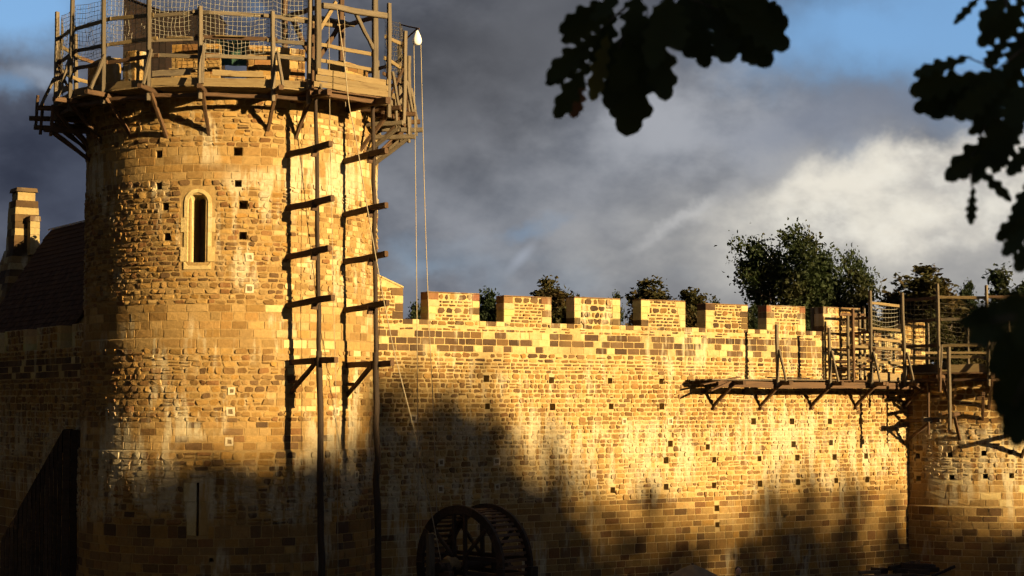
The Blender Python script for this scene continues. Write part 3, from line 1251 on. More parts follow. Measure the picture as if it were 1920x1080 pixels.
def build_hall():
    RA = at(172, 414, 70.0)                       # ridge, near end hidden by the tower
    zr = RA.z
    base = V((RA.x, RA.y, 0))
    hall = thing('hall', base, 'hall with a steep dark tiled roof behind the left wall', 'building')
    eave_off, ez = 3.3, 8.6
    A, B = -6.5, 4.9                              # along the ridge
    def PH(s, k, h=0.0):                          # k: 0 ridge .. 1 eave on the visible side
        p = base + LD * s + LN * (eave_off * k)
        n = V((LN.x, LN.y, 0)) * (zr - ez) + V((0, 0, eave_off))
        n.normalize()
        return V((p.x, p.y, zr + (ez - zr) * k)) + n * h
    def PHb(s, k):
        p = base + LD * s - LN * (eave_off * k)
        return V((p.x, p.y, zr + (ez - zr) * k))
    v = [PH(A, 0, -.05), PH(B, 0, -.05), PH(B, 1, -.05), PH(A, 1, -.05), PHb(A, 1), PHb(B, 1), PHb(A, 0) + V((0, 0, -.05)), PHb(B, 0) + V((0, 0, -.05))]
    f = [(0, 3, 2, 1), (6, 7, 5, 4)]
    roof = pmesh('roof', v, f, 'tile', hall)
    w = []
    for s, k in ((A, 1), (B, 1)):
        w += [PH(s, .97), PHb(s, .97)]
    wv = [V((p.x, p.y, 0)) for p in w] + [V((p.x, p.y, ez)) for p in w] + [PH(A, 0, -.1), PH(B, 0, -.1)]
    pmesh('wall', wv, [(0, 2, 6, 4), (1, 5, 7, 3), (0, 4, 8, 5, 1), (2, 3, 7, 9, 6)], 'stone', hall, tint=RUB[0])
    # tiles
    tv, tf = [], []
    L, W_ = .30, .19
    pts = [(-.5, 0, 0), (.5, 0, 0), (.5, 1, 0), (.2, 1.06, 0), (-.2, 1.06, 0), (-.5, 1, 0)]
    for dz in (0, .022):
        for (a, b, c) in pts:
            tv.append((a * W_ * .95, b * L, dz + .03 * b))
    tf = [(5, 4, 3, 2, 1, 0), (6, 7, 8, 9, 10, 11)] + [(i, (i + 1) % 6, 6 + (i + 1) % 6, 6 + i) for i in range(6)]
    me = bpy.data.meshes.new('tile')
    me.from_pydata(tv, [], tf)
    me.materials.append(MATS['tile'])
    slope = (PH(0, 1) - PH(0, 0))
    sl_len = slope.length
    sd = slope.normalized()
    nn = (PH(0, 0, 1) - PH(0, 0, 0))
    rows = int(sl_len / .24)
    hb = wbase(roof)
    cnt = 0
    rest = []
    for r_ in range(rows):
        for c_ in range(int((B - A) / W_)):
            s = A + (c_ + .5 + (.5 if r_ % 2 else 0)) * W_
            p = PH(s, 0) + sd * (r_ * .24) + nn * rng.uniform(0, .02)
            M_ = Matrix((LD, sd, nn)).transposed().to_4x4()
            M_ = Matrix.Translation(p) @ M_ @ Matrix.Rotation(rng.uniform(-.04, .04), 4, 'Z')
            x, y, z = project(p)
            if 62 < x < 166 and cnt < 290:
                o = link('tile', me, roof)
                o.matrix_basis = Matrix.Translation(-hb) @ M_
                cnt += 1
            else:
                rest.append(([M_ @ V(q) for q in tv], tf))
    v, f = join(rest)
    o = pmesh('roof_tiles', v, f, 'tile', roof)
    o['kind'] = 'stuff'
    for s in frange(A, B - .3, 26):
        p0, p1 = PH(s, 0, .03), PH(s + .33, 0, .03)
        vv, ff = [], []
        for q in (p0, p1):
            for k in range(6):
                a = math.pi * k / 5
                vv.append(q + LN * (.11 * math.cos(a)) + V((0, 0, .10 * math.sin(a) - .02)) + LD * 0)
        for k in range(5):
            ff.append((k, k + 1, 7 + k, 6 + k))
        pmesh('ridge_tile', vv, ff, 'stone', roof, tint=(0.26, 0.19, 0.12))

    # chimney stack on its sloping breast, pale and dark courses
    cb = at(42, 500, 75.5)
    ch = thing('chimney', V((cb.x, cb.y, 0)), 'banded pale stone chimney on a sloping breast beside the tiled roof', 'chimney')
    D, N = LD, LN

    def stack(zs, cx, cy, parent, name, pal):
        """zs: (z, half along wall, half across) sections; courses of blocks all round"""
        for i in range(len(zs) - 1):
            (z0, a0, b0), (z1, a1, b1) = zs[i], zs[i + 1]
            n = max(1, int(round((z1 - z0) / .3)))
            for k in range(n):
                f0, f1 = k / n, (k + 1) / n
                za, zb_ = z0 + (z1 - z0) * f0 + .005, z0 + (z1 - z0) * f1 - .005
                ha, hb_ = a0 + (a1 - a0) * f0, a0 + (a1 - a0) * f1
                ka, kb = b0 + (b1 - b0) * f0, b0 + (b1 - b0) * f1
                m = max(1, int(round(2 * ha / .5)))
                cuts = [-1] + sorted(rng.uniform(-.75, .75) if m < 3 else (-1 + 2 * (q + 1) / m + rng.uniform(-.12, .12)) for q in range(m - 1)) + [1]
                jit = rng.uniform(-.012, .012)
                for q in range(m):
                    vv = []
                    for (hh, kk, z) in ((ha, ka, za), (hb_, kb, zb_)):
                        for (sx, sy) in ((cuts[q], -1), (cuts[q + 1], -1), (cuts[q + 1], 1), (cuts[q], 1)):
                            g = .004 if sx == cuts[q] else -.004
                            p = D * (sx * hh + g) + N * (sy * (kk + jit))
                            vv.append(V((cx + p.x, cy + p.y, z)))
                    ff = [(0, 3, 2, 1), (4, 5, 6, 7)] + [(i2, (i2 + 1) % 4, 4 + (i2 + 1) % 4, 4 + i2) for i2 in range(4)]
                    pmesh(name, vv, ff, 'stone', parent, tint=tuple(c * .6 for c in rng.choice(pal)))
    zt = lambda y: at(42, y, 75.5).z
    stack([(zt(378), .40, .38), (zt(362), .40, .38)], cb.x, cb.y, ch, 'cap_block', [(0.09, .06, .04), CREAM[0]])
    stack([(zt(362), .50, .48), (zt(354), .46, .44)], cb.x, cb.y, ch, 'cap_slab', [(0.07, .05, .035)])
    stack([(zt(470), .58, .56), (zt(378), .50, .48)], cb.x, cb.y, ch, 'stone', CREAM * 2 + DARK)
    stack([(zt(560), 1.25, 1.1), (zt(470), .62, .60)], cb.x, cb.y, ch, 'stone', CREAM + DARK + TAN)
    stack([(3.0, 1.8, 1.2), (zt(560), 1.28, 1.12)], cb.x, cb.y, ch, 'stone', RUB + TAN)
    c2 = cb + D * (-.78) + N * (-.2)
    stack([(zt(480), .24, .22), (zt(418), .20, .2)], c2.x, c2.y, ch, 'stone', CREAM)
    stack([(zt(418), .26, .25), (zt(408), .24, .22)], c2.x, c2.y, ch, 'cap_slab', [(0.16, .10, .06)])


build_hall()


def build_dark_wedge():
    """dark boarded wedge in the corner between the left wall and the tower"""
    a = at(118, 806, 54.2)  # dark boards fill a wedge shape of unknown nature
    b = at(2, 1012, 54.2)
    top, low = a.z, b.z
    sh = thing('dark_wedge', V((a.x, a.y, 0)), 'dark steep boarded wedge in the corner left of the tall tower', 'shelter')
    n = 22
    for i in range(n):
        f0, f1 = i / n, (i + 1) / n
        p0 = a.lerp(b, f0)
        p1 = a.lerp(b, f1)
        q = V((0, 1.6, 0))
        lift = V((.05, 0, .06))
        v = [p0, p1, p1 + q, p0 + q, p0 + lift * .2, p1 + lift, p1 + q + lift, p0 + q + lift * .2]
        pmesh('roof_board', v, [(0, 3, 2, 1), (4, 5, 6, 7), (0, 1, 5, 4), (1, 2, 6, 5), (2, 3, 7, 6), (3, 0, 4, 7)], 'dark_timber', sh)
    m = 14
    for i in range(m):
        xa, xb = b.x + (a.x - b.x) * i / m, b.x + (a.x - b.x) * (i + 1) / m - .02
        za, zb_ = low + (top - low) * i / m, low + (top - low) * (i + 1) / m
        v = []
        for y in (0, .05):
            v += [V((xa, a.y + y, 0)), V((xb, a.y + y, 0)), V((xb, a.y + y, zb_ - .03)), V((xa, a.y + y, za - .03))]
        pmesh('wall_board', v, [(0, 1, 2, 3), (7, 6, 5, 4), (0, 4, 5, 1), (1, 5, 6, 2), (2, 6, 7, 3), (3, 7, 4, 0)], 'dark_timber', sh)
    for i in range(6):
        xa = a.x + .24 * i + .012
        v = []
        for y in (0, .05):
            v += [V((xa, a.y + y, 0)), V((xa + .22, a.y + y, 0)), V((xa + .22, a.y + y, top)), V((xa, a.y + y, top))]
        pmesh('wall_board', v, [(0, 1, 2, 3), (7, 6, 5, 4), (0, 4, 5, 1), (1, 5, 6, 2), (2, 6, 7, 3), (3, 7, 4, 0)], 'dark_timber', sh)


build_dark_wedge()
# ------------------------------------------------------------------ timber hoarding round the top of the tall tower
PUT_AZ = R(48)
PD = V((math.sin(PUT_AZ), -math.cos(PUT_AZ), 0))          # the way the long putlogs stick out
PUT_LEN = 1.9
ROOT_L = on_cyl(540, 293, T1, T1R)[2]
ROOT_R = on_cyl(645, 305, T1, T1R)[2]
POLE_L = ROOT_L + PD * 1.17
POLE_R = ROOT_R + PD * 1.22
FLOOR = 15.52


def build_hoarding():
    hd = thing('timber_hoarding', V((T1.x, T1.y, FLOOR)), 'timber work platform with posts, rails and nets around the tall tower top', 'scaffold')
    deg = [-104, -86, -69, -52, -34.2, -17.3, -1.2, 20.4, 31.5, 66, 79, 94, 112, 130, 148, 166, 184, 202, 220, 238]
    tops = {-34.2: 18.6, -17.3: 18.6, -1.2: 17.78, 20.4: 17.7, 31.5: 18.5, 66: 18.6, 79: 18.0, 94: 17.5, -69: 18.4, -52: 18.6, -86: 18.0}
    RP = 5.5

    def C(th, r, z):
        return cylpt(T1, R(th), r, z)
    for i, a in enumerate(deg):
        lean = rng.uniform(-.05, .05)
        zt = tops.get(a, rng.uniform(17.8, 18.4))
        front = -60 < a < 60
        beam(hd, 'post', C(a, RP, FLOOR - .42), C(a + lean * 6, RP + lean, zt), .115, .12, 'grey_timber')
        # outrigger, raking strut up to the post, and the strut back to the wall
        ro = rng.uniform(6.0, 6.25) if a < 60 else 5.85
        beam(hd, 'outrigger', C(a + .9, 4.2, FLOOR - .13), C(a + .9, ro, FLOOR - .15 + rng.uniform(-.04, .04)), .13, .14, 'brown_timber')
        if -75 < a < 140:
            beam(hd, 'raking_strut', C(a + 1.6, ro - .10, FLOOR - .07), C(a + 1.2, RP + .06, FLOOR + rng.uniform(.8, 1.2)), .08, .09, 'grey_timber')
        beam(hd, 'wall_strut', C(a + .9, 4.46, FLOOR - rng.uniform(1.15, 1.4)), C(a + .9, 5.5, FLOOR - .2), .10, .11, 'brown_timber')
        b = deg[(i + 1) % len(deg)]
        if b < a:
            b += 360
        if a == 31.5:
            continue
        # decking along the ring, underside dark with shade
        for k, r_ in enumerate((4.64, 4.88, 5.12, 5.36)):
            e = rng.uniform(.0, 1.2)
            beam(hd, 'floor_board', C(a - e, r_, FLOOR - .035 + .004 * k), C(b + e * .8, r_, FLOOR - .03 + .004 * k), .235, .05, 'fresh_timber' if k == 3 else 'grey_timber')
        beam(hd, 'ledger', C(a - .8, 5.34, FLOOR - .26), C(b + .8, 5.34, FLOOR - .27), .10, .11, 'brown_timber')
        # toe boards
        jz = rng.uniform(-.02, .02)
        beam(hd, 'toe_board', C(a - .9, 5.41, FLOOR + .11 + jz), C(b + .7, 5.41, FLOOR + .10 + jz), .035, .22, 'fresh_timber' if front else 'grey_timber')
        if rng.random() < .5:
            beam(hd, 'toe_board', C(a + rng.uniform(.5, 4), 5.405, FLOOR + .36), C(b - rng.uniform(.5, 5), 5.405, FLOOR + .35 + rng.uniform(-.04, .04)), .035, .17, rng.choice(('grey_timber', 'fresh_timber')))
        # hand rails, at slightly different heights, running past the posts
        for zr in (FLOOR + .86, FLOOR + 1.36, FLOOR + 2.08):
            if zr > FLOOR + 2 and a in (20.4,):
                zr -= .05
            e0, e1 = rng.uniform(.5, 3), rng.uniform(.5, 3)
            beam(hd, 'rail', C(a - e0, RP - .09, zr + rng.uniform(-.05, .05)), C(b + e1, RP - .09, zr + rng.uniform(-.05, .05)), .05, .11, rng.choice(('grey_timber', 'fresh_timber', 'brown_timber')))
    # nets
    netted = [(-86, -69, 'dark_net_cord', 16.1), (-69, -52, 'dark_net_cord', 16.4), (-52, -34.2, 'dark_net_cord', 16.6), (-34.2, -17.3, 'net_cord', 16.85), (-17.3, -1.2, 'net_cord', 16.95), (-1.2, 20.4, 'net_cord', 16.5),
              (20.4, 31.5, 'net_cord', 16.85), (66, 79, 'dark_net_cord', 16.5), (79, 94, 'dark_net_cord', 16.4)]
    for i, (a, b, m, z0) in enumerate(netted):
        net(hd, C(a, 5.36, z0), C(b, 5.36, z0 + .05), C(b, 5.36, 18.25), C(a, 5.36, 18.3), m, .125, .0065, .07, i + 1)
    # long outriggers low on the left and right flanks
    for (a, z, r1) in ((-79, 15.22, 6.25), (-72, 14.85, 6.1), (-64, 14.7, 5.9), (88, 15.05, 5.95), (80, 14.72, 5.85), (72, 15.0, 5.7)):
        beam(hd, 'outrigger', C(a, 4.3, z), C(a, r1, z + rng.uniform(-.03, .03)), .13, .14, 'brown_timber' if a < 0 else 'grey_timber')
        beam(hd, 'wall_strut', C(a, 4.47, z - .9), C(a, 5.6, z - .08), .10, .11, 'brown_timber' if a < 0 else 'grey_timber')
        beam(hd, 'outrigger_post', C(a, r1 - .2, z - .2), C(a, r1 - .25, z + .75), .08, .09, 'brown_timber' if a < 0 else 'grey_timber')
    # diagonal braces on the left and right returns
    for (a, b) in ((-86, -69), (-52, -69), (66, 79), (94, 79)):
        beam(hd, 'diagonal_brace', C(a, RP - .02, FLOOR + .1), C(b, RP - .02, FLOOR + 1.3), .06, .08, 'brown_timber')
    # loose boards stored on the platform
    for (a, b, z, r_) in ((-14, -3, .45, 5.2), (-12, 0, .52, 5.15), (3, 12, 1.42, 5.36), (-12, -4, 1.40, 5.34), (22, 30, .95, 5.33), (6, 18, .28, 5.28)):
        beam(hd, 'loose_board', C(a, r_, FLOOR + z), C(b, r_, FLOOR + z + rng.uniform(-.03, .03)), .16, .045, 'fresh_timber')
    return hd


build_hoarding()


def build_hut():
    Y0 = 56.2
    x0, x1 = at(232, 40, Y0).x, at(402, 40, Y0).x
    hut = thing('plank_hut', V(((x0 + x1) / 2, Y0 + 1, 15.0)), 'dark plank hut with a sloping top standing inside the tower-top hoarding', 'hut')

    def top(x):
        f = (x - x0) / (x1 - x0)
        return at(0, -6, Y0).z + (at(0, 21, Y0).z - at(0, -6, Y0).z) * min(1, f / .4) + (-.05 if f > .4 else 0)
    n = 15
    for yy in (Y0, Y0 + 2.0):
        for i in range(n):
            a = x0 + (x1 - x0) * i / n
            b = x0 + (x1 - x0) * (i + 1) / n - .012
            d = rng.uniform(0, .015)
            v = []
            for y in (yy - .02 - d, yy + .02 - d):
                v += [V((a, y, 15.0)), V((b, y, 15.0)), V((b, y, top(b))), V((a, y, top(a)))]
            pmesh('wall_plank', v, [(0, 1, 2, 3), (7, 6, 5, 4), (0, 4, 5, 1), (1, 5, 6, 2), (2, 6, 7, 3), (3, 7, 4, 0)], 'darkest_timber', hut)
    for xx in (x0, x1):
        for i in range(9):
            y0_ = Y0 + .03 + 1.93 * i / 9
            v = []
            for x in (xx, xx + .04):
                v += [V((x, y0_, 15.0)), V((x, y0_ + .205, 15.0)), V((x, y0_ + .205, top(xx) - .01)), V((x, y0_, top(xx) - .01))]
            pmesh('wall_plank', v, [(3, 2, 1, 0), (4, 5, 6, 7), (0, 1, 5, 4), (1, 2, 6, 5), (2, 3, 7, 6), (3, 0, 4, 7)], 'darkest_timber', hut)
    xm = x0 + (x1 - x0) * .4
    for i in range(10):
        y0_ = Y0 - .1 + .225 * i
        for (a, b) in ((x0 - .08, xm), (xm, x1 + .08)):
            za, zb = (top(max(a, x0)) + .03, top(xm - .01) + .03) if b == xm else (top(xm + .01) + .03, top(x1) + .03)
            beam(hut, 'roof_board', V((a, y0_ + .11, za)), V((b, y0_ + .11, zb)), .21, .03, 'dark_timber')
    # a green sheet hung behind the parapet gap
    a, b, c, d = at(405, 122, 52.6), at(470, 124, 52.6), at(468, 74, 52.6), at(407, 72, 52.6)
    v, f = [], []
    for j in range(5):
        for i in range(7):
            u, w = i / 6, j / 4
            p = (a * (1 - u) + b * u) * (1 - w) + (d * (1 - u) + c * u) * w
            v.append(p + V((0, .06 * math.sin(u * 14 + w * 3), -.05 * math.sin(math.pi * u) * w)))
    for j in range(4):
        for i in range(6):
            k = j * 7 + i
            f.append((k, k + 1, k + 8, k + 7))
    v2 = [p + V((0, .012, 0)) for p in v]
    o = len(v)
    f2 = [tuple(reversed([i + o for i in q])) for q in f]
    s = pmesh('tarpaulin', v + v2, f + f2, 'green_sheet', smooth=True)
    tag(s, 'blue-green sheet hung in the parapet gap behind the toe boards of the hoarding', 'tarpaulin')


build_hut()


def build_hoist():
    U = (POLE_R - POLE_L)
    U.z = 0
    Ln = U.length
    U.normalize()
    OUT = V((U.y, -U.x, 0))                           # away from the tower
    hb = V((POLE_L.x, POLE_L.y, FLOOR))
    hs = thing('hoist_gantry', hb, 'timber hoist gantry with braced posts and boarded deck at the tower top', 'gantry')

    def G(u, o, z):
        p = V((POLE_L.x, POLE_L.y, 0)) + U * u + OUT * o
        return V((p.x, p.y, z))
    # deck of boards and its boarded front
    for k in range(8):
        beam(hs, 'floor_board', G(-.25 + .01 * k, .18 - .24 * k, FLOOR - .04), G(Ln + .3 - .05 * k, .18 - .24 * k, FLOOR - .04), .225, .05, 'brown_timber')
    for k, (z, h, m) in enumerate(((FLOOR + .08, .17, 'fresh_timber'), (FLOOR + .27, .18, 'fresh_timber'), (FLOOR + .46, .17, 'fresh_timber'))):
        beam(hs, 'fascia_board', G(-.28 + .06 * k, .33, z), G(Ln + .32 - .04 * k, .33, z - .02 * k), .04, h, m)
    for k, z in enumerate((FLOOR + .08, FLOOR + .27, FLOOR + .46)):
        beam(hs, 'side_board', G(Ln + .34, .30, z), G(Ln + .34, -1.1, z), .04, .16, 'fresh_timber')
    for u in (-.02, Ln + .02):
        beam(hs, 'bearer', G(u, .75, FLOOR - .18), G(u, -1.7, FLOOR - .18), .17, .19, 'brown_timber')
    beam(hs, 'bearer', G(-.3, .12, FLOOR - .15), G(Ln + .3, .12, FLOOR - .15), .12, .12, 'brown_timber')
    # portal frame
    for u in (0, Ln):
        beam(hs, 'post', G(u, .1, FLOOR), G(u, .1, 18.9), .16, .15, 'grey_timber')
        beam(hs, 'post', G(u, -1.6, FLOOR), G(u, -1.6, 18.9), .14, .14, 'brown_timber')
        beam(hs, 'side_rail', G(u, .1, 17.9), G(u, -1.6, 17.9), .10, .12, 'brown_timber')
    beam(hs, 'head_beam', G(.1, .19, 17.95), G(Ln + .35, .19, 17.98), .14, .17, 'grey_timber')
    beam(hs, 'head_beam', G(-.1, -1.6, 17.9), G(Ln + .1, -1.6, 17.9), .13, .15, 'fresh_timber')
    beam(hs, 'diagonal_brace', G(.06, .12, 17.25), G(.62, .12, 18.15), .09, .11, 'fresh_timber')
    beam(hs, 'diagonal_brace', G(Ln - .06, .12, 16.95), G(Ln - .70, .12, 17.9), .09, .11, 'grey_timber')
    beam(hs, 'diagonal_brace', G(Ln * .5, -1.55, 16.6), G(Ln * .12, -1.55, 17.85), .11, .13, 'brown_timber')
    beam(hs, 'diagonal_brace', G(Ln * .5, -1.52, 16.6), G(Ln * .92, -1.52, 17.85), .11, .13, 'brown_timber')
    beam(hs, 'centre_post', G(Ln * .5, -1.6, FLOOR), G(Ln * .5, -1.6, 17.9), .14, .14, 'brown_timber')
    for z in (FLOOR + .86, FLOOR + 1.32):
        beam(hs, 'rail', G(-.02, .03, z), G(Ln + .02, .03, z - .04), .05, .11, 'fresh_timber')
    # two rollers for the ropes
    pole(hs, 'roller', G(.25, -.6, 17.75), G(Ln - .25, -.6, 17.75), .09, 'grey_timber')


build_hoist()

# ------------------------------------------------------------------ tall poles tied to the tower by putlogs
for n_, (root, px0, px1, ys, lab) in enumerate([
    (ROOT_L, 590, 607, [293, 393, 484, 575, 680], 'left of the two tall poles standing before the round tower, tied by putlogs'),
    (ROOT_R, 698, 711, [305, 405, 494, 584, 686], 'right of the two tall poles, against the corner of tower and wall')]):
    pl = POLE_L if n_ == 0 else POLE_R
    bx = at(px1, 1040, pl.y - .1)
    g = V((bx.x, pl.y - .1, -.3))
    t = thing('scaffold_pole', V((g.x, g.y, 0)), lab, 'pole', 'tall poles before the tower')
    top = V((pl.x, pl.y, FLOOR - .05))
    # two lengths of trunk, lashed where they meet
    f = (7.2 + .3) / (FLOOR + .3)
    mid = g.lerp(top, f)
    pole(t, 'lower_pole', g, mid + (top - g).normalized() * .8, .11, 'dark_timber', 'long')
    pole(t, 'upper_pole', mid + V((.02, .16, -.6)), top + V((0, .05, 0)), .075, 'dark_timber', 'long')
    for q, y in enumerate(ys):
        px = [540, 645][n_]
        th, z, p = on_cyl(px + (4 if q == 4 else 0), y, T1, T1R)
        a = p - PD * .3
        ln = PUT_LEN + rng.uniform(-.12, .12)
        tip = p + PD * ln + V((0, 0, .19 if q < 4 else .05))
        beam(t, 'putlog', a, tip, .15, .17, 'brown_timber')
        if q == 4:
            beam(t, 'knee_brace', p + V((0, 0, -.95)) - PD * .05, p + PD * 1.05 + V((0, 0, -.06)), .10, .12, 'brown_timber')
            beam(t, 'wall_plate', p + V((-.12, 0, -.55)) - PD * .1, p + V((.02, 0, -.55)) + PD * .3, .10, .10, 'brown_timber')
        beam(t, 'cleat', p + PD * 1.14 + V((0, 0, -.12)), p + PD * 1.14 + V((0.02, 0, .12)), .20, .12, 'brown_timber')


def rope(label, pts, r=.013, cat='rope', group='ropes hanging from the tower top'):
    P_ = [V(p) for p in pts]
    out = []
    for i in range(len(P_) - 1):
        p0, p1, p2, p3 = P_[max(i - 1, 0)], P_[i], P_[i + 1], P_[min(i + 2, len(P_) - 1)]
        for k in range(6):
            s = k / 6
            out.append(.5 * ((2 * p1) + (p2 - p0) * s + (2 * p0 - 5 * p1 + 4 * p2 - p3) * s * s + (3 * p1 - p0 - 3 * p2 + p3) * s ** 3))
    out.append(P_[-1])
    v, f = tube(out, r, 6)
    o = pmesh('rope', v, f, 'rope', smooth=True)
    return tag(o, label, cat, group)


YP = 54.3
rope('rope from the left side of the white pulley block down past the battlements', [at(776, 84, YP), at(779, 330, YP - .3), at(782, 620, YP - .6), at(785, 1000, YP - 1), at(787, 1155, YP - 1.1)])
rope('rope from the right side of the white pulley block, leaning right as it falls', [at(789, 84, YP), at(797, 400, YP - .3), at(806, 640, YP - .6), at(812, 760, YP - .8), at(826, 1155, YP - 1.2)])
rope('slanting rope from the hoist gantry down to the treadwheel', [at(632, 18, 50.4), at(646, 120, 50.0), at(655, 200, 49.9), at(668, 264, 49.9), at(696, 433, 50.0), at(735, 640, 50.2), at(783, 835, 50.5), at(830, 1068, 50.8)], .015)
rope('thin rope hanging plumb from the hoist deck between the two poles', [at(617, 30, 50.6), at(618, 182, 50.6), at(624, 500, 50.5), at(631, 800, 50.4), at(635, 1178, 50.3)], .009)
rope('thin rope inside the hoist gantry beside the centre post', [at(646, 25, 51.0), at(647, 130, 51.0), at(648, 200, 51.0)], .009)


def build_pulley():
    c = at(782, 72, YP)
    top = at(781, 55, YP)
    t = thing('pulley_block', c, 'white teardrop pulley block hung out on an arm right of the hoarding', 'pulley')
    prof = [(.0, .26), (.035, .25), (.06, .19), (.10, .10), (.135, 0), (.145, -.08), (.13, -.16), (.08, -.21), (.0, -.22)]
    v, f = [], []
    for r_, z in prof:
        for k in range(12):
            a = 2 * math.pi * k / 12
            v.append(c + V((r_ * math.cos(a), r_ * .75 * math.sin(a), z)))
    for i in range(len(prof) - 1):
        for k in range(12):
            f.append((i * 12 + k, i * 12 + (k + 1) % 12, i * 12 + 12 + (k + 1) % 12, i * 12 + 12 + k))
    pmesh('block_shell', v, f, 'white_block', t, smooth=True)
    vv, ff = [], []
    for k in range(10):
        a = 2 * math.pi * k / 10
        for y in (-.03, .03):
            vv.append(c + V((.12 * math.cos(a), y, .10 * math.sin(a) - .06)))
    for k in range(10):
        n = (k + 1) % 10
        ff.append((k * 2, n * 2, n * 2 + 1, k * 2 + 1))
    ff += [tuple(k * 2 for k in range(10)), tuple(k * 2 + 1 for k in range(9, -1, -1))]
    pmesh('sheave', vv, ff, 'iron', t)
    pst = at(752, 50, 54.9)
    beam(t, 'arm', at(750, 46, 54.9), at(786, 54, YP - .1), .04, .045, 'brown_timber')
    beam(t, 'arm_brace', at(752, 82, 54.9), at(781, 55, YP), .035, .04, 'brown_timber')
    v, f = tube([top + V((0, 0, .02)), c + V((0, 0, .22))], .018, 6)
    pmesh('hook', v, f, 'iron', t)


build_pulley()

# ------------------------------------------------------------------ scaffold along the curtain wall
WZ = 7.33


def build_wall_scaffold():
    sc = thing('wall_scaffold', PW(17, WZ, 0), 'bracketed timber walkway with posts along the right half of the curtain wall', 'scaffold')
    feet = [(1337, 760), (1425, 762), (1520, 762), (1603, 760), (1695, 745)]
    S = [on_wall(*p)[0] for p in feet]
    DD = 1.2
    for i, s in enumerate(S):
        beam(sc, 'wall_strut', PW(s, 6.38, .02), PW(s, WZ - .17, 1.12), .10, .11, 'brown_timber')
        beam(sc, 'outrigger', PW(s, WZ - .14, -.3), PW(s, WZ - .14, 1.7), .13, .14, 'brown_timber')
        beam(sc, 'putlog_wedge', PW(s - .02, 6.28, -.1), PW(s - .02, 6.30, .16), .12, .09, 'brown_timber')
    beam(sc, 'ledger', PW(S[0] - .7, WZ - .2, 1.1), PW(S[2] + .4, WZ - .2, 1.1), .08, .22, 'brown_timber')
    beam(sc, 'ledger', PW(S[2] - .3, WZ - .22, 1.0), PW(S[4] + .2, WZ - .2, 1.05), .08, .22, 'brown_timber')
    cuts = [S[0] - .85, S[1] - .3, S[2] + .2, S[3] + .1, S[4] + .3]
    for k in range(5):
        d = .12 + .225 * k
        for i in range(4):
            e = rng.uniform(-.25, .25)
            beam(sc, 'floor_board', PW(cuts[i] + e * .5 - (.12 if i else rng.uniform(0, .4)), WZ - .045 + .004 * k + .012 * (i % 2), d), PW(cuts[i + 1] + e + .12, WZ - .045 + .004 * k + .012 * (i % 2), d), .215, .05, rng.choice(('fresh_timber', 'grey_timber', 'grey_timber', 'brown_timber')))
    # drooping end boards at the left
    beam(sc, 'loose_board', PW(S[0] - 1.2, WZ - .20, .85), PW(S[0] + .3, WZ + .06, 1.05), .24, .05, 'brown_timber')
    beam(sc, 'loose_board', PW(S[0] - 1.1, WZ - .42, 1.15), PW(S[0] - .2, WZ - .10, 1.1), .2, .06, 'brown_timber')
    beam(sc, 'loose_board', PW(S[1] + .1, WZ + .07, .35), PW(S[1] + 2.0, WZ + .06, .4), .16, .05, 'dark_timber')
    posts = [(1457, 608), (1555, 615), (1632, 545), (1695, 549)]
    SP = []
    for i, (x, y) in enumerate(posts):
        s, z, _ = on_wall(x, y, DD)
        SP.append((s, z))
        beam(sc, 'post', PW(s, WZ - .25, DD), PW(s - (.10 if i == 3 else 0.02), z, DD), .10, .11, 'grey_timber')
        beam(sc, 'raking_strut', PW(s + .02, WZ - .08, 1.62), PW(s + .02, WZ + 1.05, DD + .08), .07, .08, 'grey_timber')
        beam(sc, 'outrigger', PW(s + .11, WZ - .13, .7), PW(s + .11, WZ - .13, 1.75), .12, .13, 'brown_timber')
    for i in (0, 1):
        pass
    (sa, za), (sb, zb) = SP[2], SP[3]
    for y, (e0, e1) in zip((571, 618, 638, 653, 679), ((0, 0), (.0, .1), (-.25, .0), (.9, .05), (.6, .05))):
        z = on_wall(1660, y, DD)[1]
        beam(sc, 'rail', PW(sa - e0 - .05, z + .05, DD - .09), PW(sb + e1, z - .03, DD - .09), .05, .10, 'fresh_timber')
    beam(sc, 'toe_board', PW(sa - .1, WZ + .13, DD - .1), PW(sb + .1, WZ + .12, DD - .1), .04, .26, 'fresh_timber')
    net(sc, PW(sa + .05, WZ + .55, DD - .16), PW(sb - .08, WZ + .6, DD - .16), PW(sb - .08, zb - .45, DD - .16), PW(sa + .05, za - .42, DD - .16), 'net_cord', .14, .0085, .10, 21)
    # tie beams back to the wall and short posts beside it
    for (x, d, z0, z1) in ((1590, .9, WZ, 9.7), (1612, .25, WZ, 9.9), (1621, .55, WZ, 10.1), (1600, 1.2, WZ, 9.95)):
        s = on_wall(x, 640, d)[0]
        beam(sc, 'post', PW(s, z0 - .05, d), PW(s, z1, d), .09, .09, rng.choice(('brown_timber', 'grey_timber')))
    for (z, d0, sd) in ((8.05, 1.4, -1.0), (8.5, 1.35, -.7), (9.1, 1.3, -.4), (7.75, 1.3, -.8), (9.65, 1.1, -.2)):
        beam(sc, 'tie_beam', PW(sa + .1, z, d0), PW(sa + sd, z - .03, .1), .07, .09, 'brown_timber')
        beam(sc, 'tie_beam', PW(sa - 1.0, z + .1, .6), PW(sa + .15, z + .12, .75), .06, .09, rng.choice(('brown_timber', 'fresh_timber')))
    # short steps stacked on the walkway
    for k in range(4):
        beam(sc, 'step', PW(sa - .75, WZ + .10 + .17 * k, .35 + .16 * k), PW(sa + .05, WZ + .10 + .17 * k, .35 + .16 * k), .2, .045, 'grey_timber')
    # low bracket close to the right tower
    s = on_wall(1664, 790)[0]
